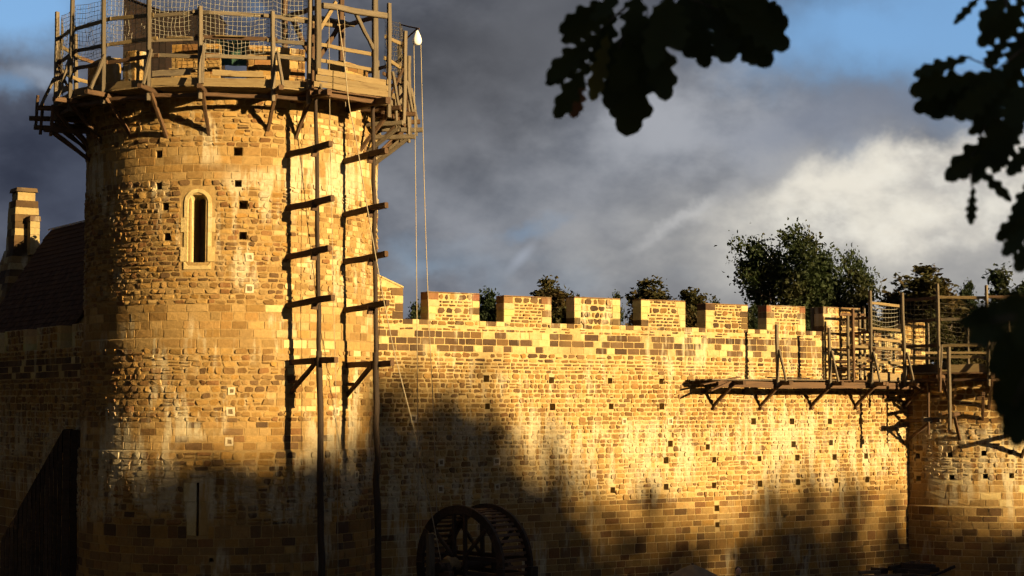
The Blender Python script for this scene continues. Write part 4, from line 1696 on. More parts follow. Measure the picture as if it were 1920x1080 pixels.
    beam(sc, 'outrigger', PW(s + 1.1, 5.85, 1.6), PW(s + .2, 5.87, 1.6), .14, .17, 'grey_timber')
    beam(sc, 'outrigger', PW(s + .75, 5.82, -.2), PW(s + .75, 5.82, 1.9), .12, .13, 'brown_timber')
    beam(sc, 'wall_strut', PW(s + .85, 4.95, .0), PW(s + .85, 5.78, 1.4), .10, .10, 'brown_timber')
    beam(sc, 'hanger_post', PW(s + .5, 5.3, 1.62), PW(s + .52, WZ, 1.60), .08, .08, 'brown_timber')


build_wall_scaffold()

# loose upright post between two merlons
s_ = on_wall(1523, 590, -.6)[0]
o_ = beam(None, 'timber_post', PW(s_, 8.05, -.62), PW(s_ + .02, 10.06, -.62), .12, .12, 'grey_timber')
tag(o_, 'pale upright timber post standing in the gap between the last two merlons', 'post')


def build_tower2_scaffold():
    ZF = 7.62
    sc = thing('tower_scaffold', V((T2.x, T2.y, ZF)), 'netted timber scaffold ring around the top of the lower right tower', 'scaffold')

    def C(th, r, z):
        return cylpt(T2, R(th), r, z)
    RP = 5.75
    d0, d1 = math.degrees(on_cyl(1760, 600, T2, RP)[0]), math.degrees(on_cyl(1852, 600, T2, RP)[0])
    deg = [d0 - 15, d0, d1, d1 + 18, d1 + 36, d1 + 54, d1 + 72]
    tops = {d0: on_cyl(1760, 532, T2, RP)[1], d1: on_cyl(1852, 535, T2, RP)[1]}
    for i, a in enumerate(deg):
        if i > 0:
            beam(sc, 'post', C(a, RP, ZF - .5), C(a - .3, RP, tops.get(a, 10.6)), .10, .11, 'grey_timber')
            beam(sc, 'outrigger', C(a + 1, 4.2, ZF - .16), C(a + 1, 6.35, ZF - .16), .13, .14, 'brown_timber')
            beam(sc, 'wall_strut', C(a + 1, 4.46, ZF - 1.35), C(a + 1, 5.7, ZF - .22), .11, .12, 'brown_timber')
            beam(sc, 'raking_strut', C(a + 1.6, 6.25, ZF - .08), C(a + 1.2, RP + .07, ZF + 1.0), .07, .08, 'grey_timber')
        if i == len(deg) - 1:
            break
        b = deg[i + 1]
        for k, r_ in enumerate((4.66, 4.90, 5.14, 5.38, 5.62)):
            beam(sc, 'floor_board', C(a - rng.uniform(0, 1), r_, ZF - .04 + .004 * k), C(b + rng.uniform(0, 1), r_, ZF - .04 + .004 * k), .23, .05, rng.choice(('grey_timber', 'brown_timber')))
        beam(sc, 'ledger', C(a, 5.55, ZF - .28), C(b, 5.55, ZF - .28), .1, .11, 'brown_timber')
        beam(sc, 'toe_board', C(a + (3 if i else 0), 5.66, ZF + .15), C(b - .6, 5.66, ZF + .14), .035, .30, 'fresh_timber' if i else 'dark_timber')
        for zz in (.55, 1.03, 1.95, 2.78):
            m = rng.choice(('grey_timber', 'fresh_timber', 'brown_timber'))
            beam(sc, 'rail', C(a - rng.uniform(.3, 2), RP - .08, ZF + zz + rng.uniform(-.05, .05)), C(b + rng.uniform(.3, 1.5), RP - .08, ZF + zz + rng.uniform(-.05, .05)), .05, .11, m)
        net(sc, C(a, RP - .14, ZF + 1.0), C(b, RP - .14, ZF + 1.0), C(b, RP - .14, ZF + 2.75), C(a, RP - .14, ZF + 2.75), 'dark_net_cord', .15, .008, .06, 30 + i)
    # long poles hung outside the platform
    p = at(1779, 650, 64.2)
    q = at(1781, 805, 64.2)
    beam(sc, 'hanging_pole', q, p, .11, .11, 'grey_timber')
    beam(sc, 'hanging_pole', at(1762, 735, 64.9), at(1763, 690, 64.9), .10, .10, 'brown_timber')
    for (a, z) in ((d0 + 5, 6.0), (d1 - 2, 6.75), (d1 + 16, 5.35)):
        beam(sc, 'wall_strut', C(a, 4.46, z - .9), C(a, 5.6, z), .11, .12, 'brown_timber')
        beam(sc, 'outrigger', C(a, 4.2, z + .08), C(a, 6.0, z + .08), .13, .14, 'brown_timber')
    # uprights on the far side, seen through the nets
    for (a, z) in ((150, 10.0), (170, 10.3), (190, 9.9), (-85, 10.2), (-100, 9.8), (-120, 10.1)):
        beam(sc, 'post', C(a, 4.9, ZF - .1), C(a, 4.9, z), .09, .09, 'grey_timber')
        beam(sc, 'rail', C(a - 9, 4.82, ZF + 1.0), C(a + 9, 4.82, ZF + 1.02), .05, .1, 'fresh_timber')


build_tower2_scaffold()

# ------------------------------------------------------------------ treadwheel


def build_treadwheel():
    c0 = at(862, 1060, 51.0)
    ang = R(42)
    A = V((math.sin(ang), math.cos(ang), 0))            # axle, pointing away and to the right
    B = V((math.cos(ang), -math.sin(ang), 0))
    Z = V((0, 0, 1))
    RO, RI, WD_ = 1.72, 1.48, 1.2
    t = thing('treadwheel', V((c0.x, c0.y, 0)), 'large dark timber treadwheel crane at the foot of the curtain wall', 'treadwheel')

    def pt(r, a, d):
        return c0 + (B * math.cos(a) + Z * math.sin(a)) * r + A * d
    n = 10
    for d in (0.0, WD_):
        for k in range(n):
            v, f = [], []
            m = 5
            for j in range(m + 1):
                a = 2 * math.pi * (k + j / m * .985) / n
                v += [pt(RI, a, d - .05), pt(RO, a, d - .05), pt(RO, a, d + .05), pt(RI, a, d + .05)]
            for j in range(m):
                for q in range(4):
                    x = j * 4
                    f.append((x + q, x + (q + 1) % 4, x + 4 + (q + 1) % 4, x + 4 + q))
            f += [(3, 2, 1, 0), tuple(m * 4 + q for q in range(4))]
            pmesh('rim_segment', v, f, 'dark_timber', t)
        # clasp arms: two pairs of parallel spokes crossing at the axle
        for o_ in (-.22, .22):
            beam(t, 'spoke', c0 + A * d + B * o_ - Z * 1.5, c0 + A * d + B * o_ + Z * 1.5, .10, .12, 'dark_timber')
            beam(t, 'spoke', c0 + A * (d + .06) + Z * o_ - B * 1.5, c0 + A * (d + .06) + Z * o_ + B * 1.5, .10, .12, 'dark_timber')
        for s1 in (-1, 1):
            for s2 in (-1, 1):
                beam(t, 'spoke', pt(.35, math.atan2(s2, s1), d - .04), pt(1.5, math.atan2(s2, s1), d - .04), .09, .10, 'dark_timber')
    m = 52
    for k in range(m):
        a = 2 * math.pi * k / m
        beam(t, 'tread_board', pt(RI + .09, a, .06), pt(RI + .09, a, WD_ - .06), .09, .035, 'brown_timber', up=(B * math.cos(a) + Z * math.sin(a)))
    pole(t, 'axle', c0 - A * .9, c0 + A * (WD_ + .9), .14, 'dark_timber')
    for d in (-.65, WD_ + .65):
        q = c0 + A * d
        for sd in (-1, 1):
            beam(t, 'trestle_leg', V((q.x, q.y, -.05)) + B * sd * .95, q + B * sd * .1 + Z * .1, .16, .16, 'dark_timber')
        beam(t, 'trestle_beam', V((q.x, q.y, .5)) - B * .9, V((q.x, q.y, .5)) + B * .9, .13, .14, 'dark_timber')
        beam(t, 'bearing_block', q - B * .3 + Z * -.17, q + B * .3 + Z * -.17, .22, .16, 'brown_timber')
    p = at(806, 1000, 50.4)
    beam(t, 'guide_post', V((p.x, p.y, -.05)), p, .20, .18, 'grey_timber')
    for d in (-.9,):
        beam(t, 'sledge_beam', V((c0.x, c0.y, .08)) + A * d - B * 2, V((c0.x, c0.y, .08)) + A * d + B * 2, .18, .2, 'dark_timber')
    # rope drum on the axle, in front
    pole(t, 'rope_drum', c0 - A * .58, c0 - A * .1, .24, 'fresh_timber')
    q = at(1000, 1062, 51.5)
    beam(t, 'guide_post', V((q.x, q.y, -.05)), q, .24, .22, 'dark_timber')


build_treadwheel()

# ------------------------------------------------------------------ small things at the foot of the wall


def build_tent():
    c = at(1299, 1058, 50.0)
    t = thing('canvas_shelter', V((c.x, c.y, 0)), 'brown canvas shelter whose peaked top shows at the bottom edge', 'tent')
    v, f = [], []
    n, m = 24, 7
    for j in range(m + 1):
        k = j / m
        for i in range(n):
            a = 2 * math.pi * i / n
            rr = 1.7 * k * (1 + .05 * math.cos(4 * a)) + .02
            z = c.z - .95 * (k ** 1.15) - .06 * math.sin(math.pi * k) * (0.5 - .5 * math.cos(4 * a))
            v.append(V((c.x + rr * math.cos(a), c.y + rr * math.sin(a), z)))
    for j in range(m):
        for i in range(n):
            f.append((j * n + i, j * n + (i + 1) % n, j * n + n + (i + 1) % n, j * n + n + i))
    f.append(tuple(range(n - 1, -1, -1)))
    o = len(v)
    v += [p + V((0, 0, -.02)) for p in v]
    f += [tuple(reversed([i + o for i in q])) for q in f]
    pmesh('canopy', v, f, 'canvas', t, smooth=True)
    for a in (0, 90, 180, 270):
        q = V((c.x + 1.7 * math.cos(R(a)), c.y + 1.7 * math.sin(R(a)), 0))
        pole(t, 'post', q + V((0, 0, -.1)), q + V((0, 0, c.z - .92)), .04, 'brown_timber')
        b = V((c.x + 1.75 * math.cos(R(a)), c.y + 1.75 * math.sin(R(a)), c.z - .955))
        pole(t, 'rib', b, c + V((0, 0, -.03)), .02, 'brown_timber')
    pole(t, 'centre_pole', V((c.x, c.y, -.1)), c + V((0, 0, .03)), .05, 'brown_timber')


build_tent()


def skin_chain(name, nodes, edges, mat, parent, root=0, sub=2):
    """one continuous body grown round a skeleton"""
    base = wbase(parent) if parent else V((0, 0, 0))
    me = bpy.data.meshes.new(name)
    me.from_pydata([tuple(V(n[0]) - base) for n in nodes], edges, [])
    me.materials.append(MATS[mat])
    o = link(name, me, parent)
    md = o.modifiers.new('skin', 'SKIN')
    for i, sv in enumerate(me.skin_vertices[0].data if me.skin_vertices else []):
        r_ = nodes[i][1]
        sv.radius = r_ if isinstance(r_, tuple) else (r_, r_)
        sv.use_root = (i == root)
    s = o.modifiers.new('sub', 'SUBSURF')
    s.levels = s.render_levels = sub
    return o


def build_person():
    h = at(1384, 1063, 51.2)
    g = V((h.x, h.y, 0))
    k = h.z / 1.75
    t = thing('person', g, 'person in dark clothes with a pale collar by the wall, only the head in view', 'person')
    Q = lambda x, y, z: g + V((x, y, z)) * k
    nodes = [(Q(0, 0, .95), (.16, .12)), (Q(0, 0, 1.12), (.14, .11)), (Q(0, .01, 1.32), (.17, .12)), (Q(0, .01, 1.43), (.12, .09)), (Q(0, 0, 1.50), .058), (Q(0, -.01, 1.56), .062), (Q(0, -.015, 1.63), (.076, .092)), (Q(0, -.005, 1.70), (.066, .075))]
    edges = [(i, i + 1) for i in range(7)]

    def add(chain, frm):
        prev = frm
        for n in chain:
            nodes.append(n)
            edges.append((prev, len(nodes) - 1))
            prev = len(nodes) - 1
    for s in (-1, 1):
        add([(Q(s * .20, .01, 1.40), .065), (Q(s * .25, .03, 1.12), .048), (Q(s * .24, -.06, .90), .036), (Q(s * .235, -.10, .80), (.035, .022))], 3)
        add([(Q(s * .09, 0, .88), .095), (Q(s * .10, -.01, .50), .062), (Q(s * .10, .02, .10), .042), (Q(s * .10, -.02, .045), .045), (Q(s * .11, -.14, .035), .035)], 0)
    b = skin_chain('body', nodes, edges, 'dark_cloth', t)

    def blob(name, c, r, mat, par, lo=-1.0):
        v, f = [], []
        for j in range(9):
            a = math.pi * j / 8
            for i in range(14):
                p = 2 * math.pi * i / 14
                z = math.cos(a)
                v.append(V(c) + V((r[0] * math.sin(a) * math.cos(p), r[1] * math.sin(a) * math.sin(p), r[2] * max(z, lo))))
        for j in range(8):
            for i in range(14):
                f.append((j * 14 + i, j * 14 + 14 + i, j * 14 + 14 + (i + 1) % 14, j * 14 + (i + 1) % 14))
        return pmesh(name, v, f, mat, par, smooth=True)
    hd = blob('head', Q(0, -.012, 1.63), (.082 * k, .10 * k, .125 * k), 'skin', t)
    blob('hair', Q(0, .012, 1.665), (.090 * k, .102 * k, .105 * k), 'hair', hd, -.45)
    blob('nose', Q(0, -.115, 1.615), (.014 * k, .02 * k, .024 * k), 'skin', hd)
    for s in (-1, 1):
        blob('ear', Q(s * .084, 0, 1.625), (.012 * k, .022 * k, .032 * k), 'skin', hd)
        blob('eye', Q(s * .032, -.098, 1.645), (.013 * k, .01 * k, .009 * k), 'dark_cloth', hd)
        # hands: palm with five bent fingers
        hp = Q(s * .235, -.11, .77)
        hn = blob('hand', hp, (.022 * k, .04 * k, .05 * k), 'skin', t)
        for q in range(4):
            a0 = hp + V((0, (-.028 + .018 * q) * k, -.04 * k))
            ln = (.05, .06, .055, .042)[q] * k
            v, f = tube([a0, a0 + V((-s * .008, 0, -ln * .55)), a0 + V((-s * .028, 0, -ln))], .009 * k, 6, .007 * k)
            pmesh('finger', v, f, 'skin', hn, smooth=True)
        a0 = hp + V((-s * .01, -.034 * k, .012 * k))
        v, f = tube([a0, a0 + V((-s * .012, -.02, -.025)), a0 + V((-s * .02, -.024, -.052))], .010 * k, 6, .008 * k)
        pmesh('thumb', v, f, 'skin', hn, smooth=True)
    v, f = [], []
    for j, (r_, z) in enumerate(((.075, 1.50), (.10, 1.475), (.14, 1.44), (.15, 1.42))):
        for i in range(16):
            a = 2 * math.pi * i / 16
            v.append(Q(r_ * 1.15 * math.cos(a), r_ * math.sin(a), z))
    for j in range(3):
        for i in range(16):
            f.append((j * 16 + i, j * 16 + 16 + i, j * 16 + 16 + (i + 1) % 16, j * 16 + (i + 1) % 16))
    pmesh('collar', v, f, 'pale_cloth', t, smooth=True)


build_person()


def build_timber_pile():
    labs = ['squared dark beam at the top of the timber pile below the right tower', 'beam lying crosswise on the timber pile below the right tower', 'lowest front beam of the timber pile below the right tower',
            'beam leaning up from the timber pile towards the wall corner', 'short thick beam at the left end of the timber pile', 'thin pole lying in front of the timber pile',
            'pale sawn board on the left of the timber pile', 'middle beam of the timber pile below the right tower', 'back beam of the timber pile, nearest the wall', 'slanting pole at the right end of the timber pile']
    Y = 63.5
    spec = [((1690, 1060), (1752, 1064), .22), ((1668, 1066), (1712, 1056), .16), ((1640, 1082), (1735, 1084), .24), ((1700, 1076), (1722, 1052), .14), ((1636, 1070), (1662, 1070), .22),
            ((1600, 1082), (1690, 1078), .10), ((1610, 1074), (1650, 1072), .12), ((1676, 1072), (1742, 1073), .22), ((1690, 1068), (1760, 1068), .18), ((1748, 1080), (1790, 1062), .10)]
    for i, (a, b, w) in enumerate(spec):
        dy = (0, -.3, -.6, -.2, .1, -1.0, -.8, -.15, .5, -.3)[i]
        p, q = at(a[0], a[1], Y + dy), at(b[0], b[1], Y + dy + (.9 if i in (1, 3) else .25))
        p.z, q.z = max(p.z, w * .45), max(q.z, w * .45)
        o = beam(None, 'timber_beam', p, q, w, w, 'dark_timber' if i not in (5, 6) else 'grey_timber')
        tag(o, labs[i], 'beam', 'timbers piled below the right tower')


build_timber_pile()
# ------------------------------------------------------------------ trees


def tree_meshes(seed, H, CR, n_clump, leaves, leaf, mat, shape='oak', low=.30):
    """tapered trunk with limbs; crown of small leaves in clumps at the limb ends"""
    r = random.Random(seed)
    wood = []
    tips = []
    tz = H * (.42 if shape == 'oak' else .95)
    trunk = [V((0, 0, -.3))]
    for i in range(1, 6):
        trunk.append(V((r.uniform(-.12, .12) * i * .4, r.uniform(-.12, .12) * i * .4, tz * i / 5)))
    wood.append(tube(trunk, H * .022, 8, H * .012 if shape == 'oak' else .03))
    cz, rz = H * (low + 1) / 2, H * (1 - low) / 2
    if shape == 'oak':
        n_l = 9
        limbs = []
        for k in range(n_l):
            a = 2 * math.pi * (k + r.uniform(-.3, .3)) / n_l
            e = r.uniform(-.15, .95)
            rad = CR * r.uniform(.55, .9) * math.sqrt(max(.05, 1 - e * e * .8))
            end = V((rad * math.cos(a), rad * math.sin(a), cz + rz * e * .85))
            st = trunk[r.choice((2, 3, 4, 5))]
            mid = st.lerp(end, .5) + V((r.uniform(-.4, .4), r.uniform(-.4, .4), r.uniform(.2, .8)))
            end = mid.lerp(end, .75)
            wood.append(tube([st, mid, end], H * .008, 5, .02))
            limbs.append((st, mid, end))
            for q in range(5):
                b0 = mid.lerp(end, r.uniform(0, 1))
                b1 = b0 + V((r.gauss(0, 1), r.gauss(0, 1), r.gauss(.25, .8))) * CR * .13
                wood.append(tube([b0, b1], .03, 4, .01))
        # clump centres: uneven lobes over the crown volume
        lobes = []
        for k in range(11):
            a, e = r.uniform(0, 6.283), r.uniform(-.55, 1.0)
            lobes.append(V((CR * .62 * math.cos(a) * math.sqrt(max(0, 1 - e * e * .7)), CR * .62 * math.sin(a) * math.sqrt(max(0, 1 - e * e * .7)), cz + rz * .70 * e)))
        for k in range(n_clump):
            L = lobes[k % len(lobes)]
            d = V((r.gauss(0, 1), r.gauss(0, 1), r.gauss(0, 1))).normalized()
            tips.append(L + V((d.x * CR * .40, d.y * CR * .40, d.z * rz * .34)) * (r.random() ** .45))
    else:
        for k in range(n_clump):
            f = r.random() ** .8
            z = H * (.12 + .86 * f)
            rad = CR * (1 - f) * r.uniform(.25, 1) + .1
            a = r.uniform(0, 6.283)
            tips.append(V((rad * math.cos(a), rad * math.sin(a), z - .25 * rad)))
            if k % 3 == 0:
                wood.append(tube([V((0, 0, z)), tips[-1]], .03, 4, .008))
    lv, lf = [], []
    cs = CR * .17 if shape == 'oak' else CR * .16
    for c in tips:
        s_ = cs * r.uniform(.6, 1.25)
        m = int(leaves * r.uniform(.6, 1.3))
        for q in range(m):
            d = V((r.gauss(0, 1), r.gauss(0, 1), r.gauss(0, .8)))
            p = c + d * s_ * .6
            n = V((r.gauss(0, 1), r.gauss(0, 1), r.gauss(.5, 1))).normalized()
            x = n.orthogonal().normalized()
            x.rotate(Matrix.Rotation(r.uniform(0, 6.283), 3, n))
            y = n.cross(x)
            L = leaf * r.uniform(.7, 1.35)
            o = len(lv)
            lv += [p - x * L, p - y * L * .55 + n * L * .12, p + x * L, p + y * L * .55 + n * L * .12]
            lf.append((o, o + 1, o + 2, o + 3))
    mx, my = sum(v.x for v in lv) / len(lv), sum(v.y for v in lv) / len(lv)
    for v in lv:
        v.x -= mx
        v.y -= my
    wv, wf = join(wood)
    wv = [V((v.x - mx * min(1, max(0, v.z / H)), v.y - my * min(1, max(0, v.z / H)), v.z)) for v in wv]
    wm = bpy.data.meshes.new('trunk')
    wm.from_pydata([tuple(v) for v in wv], [], wf)
    wm.materials.append(MATS['bark'])
    cm = bpy.data.meshes.new('crown')
    cm.from_pydata([tuple(v) for v in lv], [], lf)
    cm.materials.append(MATS[mat])
    zs = sorted(v.z for v in lv)
    return wm, cm, zs[int(len(zs) * .996)]


def plant(proto, loc, top_z, label, group, widen=1.0, rot=None, name='oak_tree'):
    wm, cm, H = proto
    s = (top_z - loc[2]) / H
    t = thing(name, loc, label, 'tree', group)
    t.rotation_euler.z = rng.uniform(0, 6.28) if rot is None else rot
    t.scale = (s * widen, s * widen, s)
    link('trunk', wm, t)
    link('crown', cm, t)
    return t


def build_back_trees():
    A = tree_meshes(3, 15, 3.6, 260, 90, .12, 'oak_green')
    B = tree_meshes(5, 12, 1.75, 200, 80, .10, 'oak_autumn', low=.5)
    C = tree_meshes(8, 12, 1.75, 200, 80, .10, 'dark_green', low=.5)
    D = tree_meshes(9, 13, 2.2, 150, 40, .11, 'dark_green', 'fir')
    g = 'trees beyond the castle'
    rows = [
        (A, 1490, 440, 97, 'tallest dark green oak behind the battlements, right of centre', .84, 'oak_tree'),
        (A, 1592, 484, 99, 'green oak on the right shoulder of the tallest oak', .58, 'oak_tree'),
        (C, 1535, 500, 100, 'dark tree filling between the two big green oaks', .8, 'oak_tree'),
        (B, 1272, 519, 92, 'round autumn-tinted oak behind the fourth gap of the battlements', 1.25, 'oak_tree'),
        (C, 1200, 536, 96, 'small dark tree just left of the round autumn oak', .55, 'oak_tree'),
        (C, 1160, 549, 98, 'little tree showing beside the third merlon', .5, 'oak_tree'),
        (B, 1032, 517, 90, 'olive-brown oak above the second gap of the battlements', 1.15, 'oak_tree'),
        (C, 920, 543, 92, 'dark green tree in the first wide gap of the battlements', .85, 'oak_tree'),
        (C, 776, 568, 92, 'low dark tree in the gap nearest the tall tower', .6, 'oak_tree'),
        (C, 1345, 562, 95, 'low dark tree behind the fifth gap of the battlements', .6, 'oak_tree'),
        (C, 1416, 572, 90, 'low dark tree left of the foot of the tallest oak', .7, 'oak_tree'),
        (B, 1752, 504, 95, 'brown autumn oak behind the nets of the right scaffold', 1.7, 'oak_tree'),
        (C, 1682, 553, 97, 'low dark tree between the big oaks and the brown oak', .8, 'oak_tree'),
        (C, 1822, 528, 102, 'open-crowned tree between the brown oak and the fir', .6, 'oak_tree'),
        (D, 1872, 498, 98, 'dark fir tree above the right scaffold', 1.1, 'fir_tree'),
        (C, 1925, 530, 98, 'dark tree cut by the right edge of the picture', .9, 'oak_tree'),
        (B, 1640, 575, 93, 'low olive tree behind the tall netted scaffold posts', .8, 'oak_tree'),
        (B, 1800, 585, 88, 'low autumn tree seen through the right nets', 1.1, 'oak_tree'),
        (C, 1890, 590, 88, 'low dark tree seen through the nets at the far right', 1.1, 'oak_tree'),
        (C, 1100, 575, 88, 'low dark tree behind the third merlon', .8, 'oak_tree'),
    ]
    for (pr, x, y, Y, lab, wd, nm) in rows:
        p = at(x, y + (8 if pr is not A else 0), Y)
        plant(pr, V((p.x, p.y, 0)), p.z, lab, g, wd, rot=(x * .37) % 6.28, name=nm)


build_back_trees()

# the wood the photographer stands in: its shade falls on the foot of the walls and on the near branches
UX = V((math.cos(SUN_AZ), math.sin(SUN_AZ), 0))
SH = V((math.sin(SUN_AZ), -math.cos(SUN_AZ), 0))
TAN_EL = math.tan(SUN_EL)


def shade_key(p):
    return p.dot(UX), p.z - p.dot(SH) * TAN_EL


def build_wood():
    A = tree_meshes(21, 16, 3.4, 260, 60, .17, 'oak_green', low=.12)
    E = tree_meshes(24, 16, 3.6, 170, 40, .16, 'oak_green', low=.15)
    F = tree_meshes(25, 16, 3.0, 150, 40, .16, 'oak_green', low=.15)
    B = tree_meshes(22, 16, 3.2, 260, 60, .17, 'oak_green', low=.10)
    C = tree_meshes(23, 16, 2.2, 200, 60, .15, 'oak_green', low=.12)
    g = 'wood behind the viewpoint'
    lab = 'leafy oak of the wood around the viewpoint, out of view, shading the walls'
    edge = []          # (position across the sunbeam, shade height) read off the walls
    for (x, y, w) in [(250, 915, 1.0), (420, 915, 1.0), (530, 870, .7), (605, 845, .6), (690, 722, .8), (790, 750, .9), (870, 785, .6), (955, 890, .8), (1045, 812, .25), (1060, 905, .8), (1150, 950, .9), (1280, 990, 1.0),
                      (1420, 918, .8), (1530, 905, .9), (1640, 955, .6), (1770, 975, .8), (1870, 1015, .7)]:
        if x < 705:
            p = on_cyl(x, y, T1, T1R)[2]
        elif x < 1705:
            p = on_wall(x, y)[2]
        else:
            p = on_cyl(x, y, T2, T2R)[2]
        edge.append((*shade_key(p), w))
    for i, (u, v, w) in enumerate(edge):
        wd = 66 + (i * 7) % 5 * 6
        base = UX * u + SH * wd
        zt = v + wd * TAN_EL + .3
        gz = ground_z(base.x, base.y)
        plant((F, E)[i % 2], V((base.x, base.y, gz)), zt, lab, g, w * .85)
    # lower, denser trees along the edge of the wood: the very foot of the walls stays dark
    for i, (x, y, w) in enumerate([(215, 915, .9), (300, 935, .9), (390, 935, .9), (480, 935, .9), (570, 915, .8), (650, 900, .7), (728, 728, .62), (800, 752, .75), (880, 800, .6), (955, 905, .5), (1030, 1050, .7), (1240, 1055, .8), (1440, 1035, .8), (1560, 1040, .8)]):
        p = on_cyl(x, y, T1, T1R)[2] if x < 705 else on_wall(x, y)[2]
        u, v = shade_key(p)
        wd = 52 + (i * 5) % 4 * 5
        base = UX * u + SH * wd
        plant((A, B)[i % 2], V((base.x, base.y, ground_z(base.x, base.y))), v + wd * TAN_EL, lab, g, w)
    # the wood goes on to both sides and behind
    u = 17.0
    k = 0
    while u > -45:
        for (wd, h) in ((34, 20), (48, 24)):
            base = UX * (u + rng.uniform(-1.5, 1.5)) + SH * (wd + rng.uniform(-5, 5))
            if base.y > -4 and abs(base.x) < 6:
                continue
            plant((A, B)[k % 2], V((base.x, base.y, ground_z(base.x, base.y))), 4.8 + h * rng.uniform(.85, 1.1), lab, g, 1.2)
            k += 1
        u -= 6.0
    for u in range(10, 70, 8):
        base = UX * u + SH * 105
        plant((A, B)[k % 2], V((base.x, base.y, ground_z(base.x, base.y))), 4.8 + rng.uniform(17, 19), lab, g, 1.3)
        k += 1
    # added, out of view: trees down the ditch's left side that cut skylight
    for (x, y, h) in ((-24, 22, 19), (-25.5, 31, 21), (-27, 40, 22), (-29, 49, 22), (-31, 58, 22), (-33, 67, 21), (-30, 2, 17), (-38, 6, 20), (-47, 18, 20), (-54, 42, 21), (-22, -10, 19), (-28, -6, 18)):
        plant((A, B)[k % 2], V((x, y, ground_z(x, y))), ground_z(x, y) + h, lab, g, 1.35)
        k += 1


build_wood()

# ------------------------------------------------------------------ near oak branches


def leaf_geo(base, tip, wf, roll, curl, r):
    ax = (tip - base)
    L = ax.length
    ax.normalize()
    view = ((base + tip) / 2 - EYE).normalized()
    n = (-view - ax * (-view).dot(ax)).normalized()
    n.rotate(Matrix.Rotation(roll, 3, ax))
    sd = ax.cross(n)
    N = 48
    key = [(0, .012), (.07, .02), (.12, .10), (.17, .165), (.22, .15), (.26, .085), (.30, .14), (.36, .26), (.41, .27), (.455, .15), (.50, .20), (.56, .33), (.62, .335), (.665, .20), (.71, .23), (.77, .30), (.83, .27), (.865, .17), (.90, .185), (.95, .15), (.985, .08), (1.0, .01)]

    def prof(t):
        t = min(max(t, 0), 1)
        for k in range(len(key) - 1):
            if key[k][0] <= t <= key[k + 1][0]:
                f = (t - key[k][0]) / (key[k + 1][0] - key[k][0])
                f = f * f * (3 - 2 * f)
                return key[k][1] + (key[k + 1][1] - key[k][1]) * f
        return .01
    sh = r.uniform(.02, .07) * r.choice((-1, 1))
    V_, F_ = [], []
    for i in range(N + 1):
        t = i / N
        w = L * wf * 1.5 * prof(t)
        w2 = L * wf * 1.5 * prof(t + sh * math.sin(math.pi * t)) * r.uniform(.97, 1.03)
        c = base + ax * (L * t) + n * (curl * L * (t - t * t) * 1.2)
        V_ += [c - sd * w + n * (w * .22), c, c + sd * w2 + n * (w2 * .22)]
    for i in range(N):
        a = i * 3
        F_ += [(a, a + 1, a + 4, a + 3), (a + 1, a + 2, a + 5, a + 4)]
    return V_, F_


def build_branch(label, Y, twigs, leaves, seed):
    r = random.Random(seed)
    base = at(*twigs[0][0], Y)
    t = thing('oak_branch', base, label, 'branch', 'oak branches hanging in front of the view')
    for tw in twigs:
        pts = [at(x, y, Y + r.uniform(-.04, .04)) for x, y in tw]
        v, f = tube(pts, .0045, 6, .002)
        pmesh('twig', v, f, 'bark', t, smooth=True)
    for (b, e, wf, *m) in leaves:
        y0 = Y + r.uniform(-.12, .12)
        p0, p1 = at(*b, y0), at(*e, y0 + r.uniform(-.03, .03))
        v, f = leaf_geo(p0, p1, wf * (.74 if Y > 3 else .85), r.uniform(-.5, .5), r.uniform(-.2, .2), r)
        pmesh('leaf', v, f, m[0] if m else 'near_leaf', t, smooth=True)


build_branch('near oak twig with dark lobed leaves hanging in at the top centre', 4.6,
             [[(1235, -60), (1200, -10), (1180, 40), (1160, 90)], [(1235, -60), (1290, -5), (1350, 20)], [(1200, -10), (1120, 60), (1080, 120)]],
             [((1170, -10), (1048, 60), .5), ((1150, 30), (1052, 78), .45), ((1130, 60), (1025, 150), .48), ((1120, 90), (1022, 158), .4), ((1110, 110), (1040, 222), .5), ((1090, 130), (1075, 222), .55, 'near_leaf_brown'),
              ((1150, 10), (1120, 140), .6), ((1140, 60), (1110, 190), .4, 'near_leaf_yellow'), ((1185, 20), (1174, 256), .62), ((1215, 20), (1150, 170), .6), ((1225, 10), (1248, 190), .5), ((1190, 60), (1245, 178), .55), ((1170, 60), (1140, 205), .5),
              ((1170, -30), (1110, 50), .55), ((1200, -30), (1190, 90), .7), ((1250, -30), (1270, 95), .75), ((1280, -20), (1300, 110), .7), ((1300, -10), (1325, 128), .6), ((1330, -20), (1370, 118), .65), ((1345, 0), (1445, 125), .6),
              ((1340, -10), (1478, 50), .6), ((1350, 10), (1480, 90), .55), ((1300, -25), (1440, 20), .6), ((1250, -30), (1380, 40), .7), ((1360, 30), (1420, 122), .6), ((1400, -20), (1470, 45), .6), ((1240, 0), (1220, 130), .6)], 4)
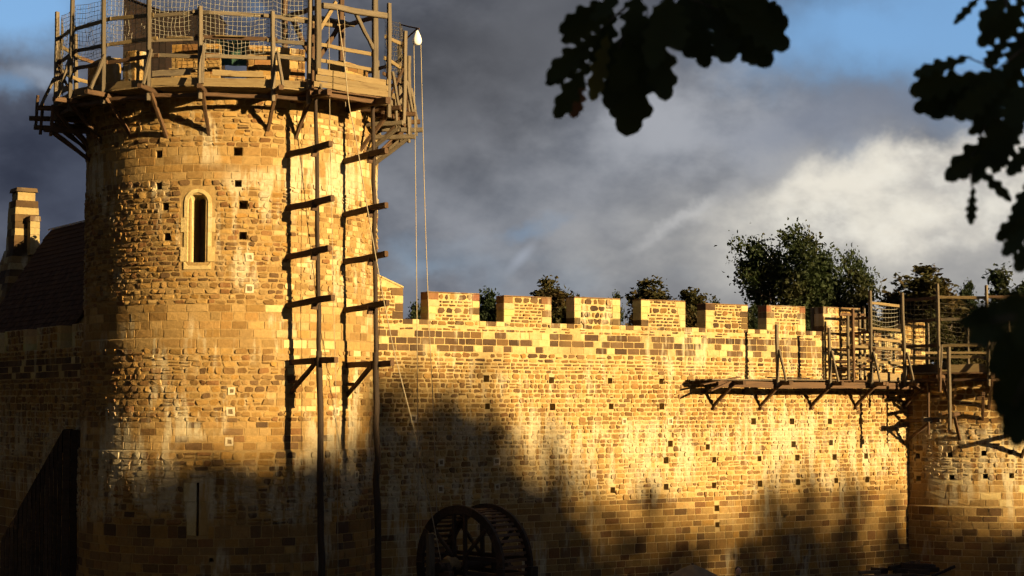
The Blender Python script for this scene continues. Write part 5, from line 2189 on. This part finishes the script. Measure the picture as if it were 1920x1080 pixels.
build_branch('near oak branch with dark rounded leaves reaching in at the upper right', 4.2,
             [[(1990, 40), (1920, 90), (1870, 130), (1815, 108)], [(1990, 160), (1920, 190), (1850, 230), (1820, 300), (1822, 350)], [(1920, 90), (1890, 30), (1880, -40)], [(1990, 420), (1930, 420), (1890, 450)]],
             [((1845, -15), (1788, 46), .28), ((1900, -30), (1838, 60), .6), ((1905, 10), (1832, 85), .6), ((1920, -10), (1880, 75), .7), ((1890, 60), (1850, 130), .6), ((1822, 104), (1712, 142), .42), ((1850, 140), (1704, 172), .5), ((1840, 165), (1712, 206), .5),
              ((1870, 130), (1745, 222), .52), ((1880, 150), (1790, 222), .6), ((1905, 120), (1810, 190), .65), ((1910, 160), (1825, 235), .65), ((1925, 100), (1865, 200), .75), ((1900, 200), (1815, 250), .5), ((1930, 190), (1850, 280), .7),
              ((1890, 240), (1772, 338), .5), ((1870, 250), (1825, 345), .5), ((1845, 290), (1780, 330), .5), ((1920, 230), (1860, 320), .6), ((1828, 310), (1896, 378), .35), ((1826, 345), (1820, 422), .4), ((1900, 280), (1860, 325), .5), ((1940, 260), (1890, 330), .6),
              ((1945, 380), (1868, 450), .6), ((1940, 420), (1880, 480), .6), ((1950, 430), (1905, 510), .6), ((1930, 390), (1890, 470), .6), ((1940, 30), (1900, 130), .8), ((1940, 130), (1895, 240), .7), ((1950, 320), (1900, 420), .45)], 6)
build_branch('closest oak branch, a black blurred mass of leaves at the right edge', 2.0,
             [[(2010, 560), (1930, 590), (1860, 600)], [(2010, 640), (1940, 680), (1900, 760)]],
             [((1920, 600), (1796, 604), .55), ((1930, 570), (1820, 588), .5), ((1930, 620), (1812, 640), .5), ((1940, 600), (1850, 575), .6), ((1950, 560), (1880, 560), .7), ((1920, 600), (1858, 690), .6), ((1940, 630), (1850, 700), .6), ((1940, 660), (1858, 755), .6),
              ((1950, 680), (1868, 780), .6), ((1945, 720), (1880, 820), .55), ((1950, 740), (1900, 838), .6), ((1930, 640), (1890, 760), .8), ((1950, 590), (1890, 680), .8), ((1960, 660), (1905, 790), .8), ((1960, 550), (1910, 650), .8)], 8)
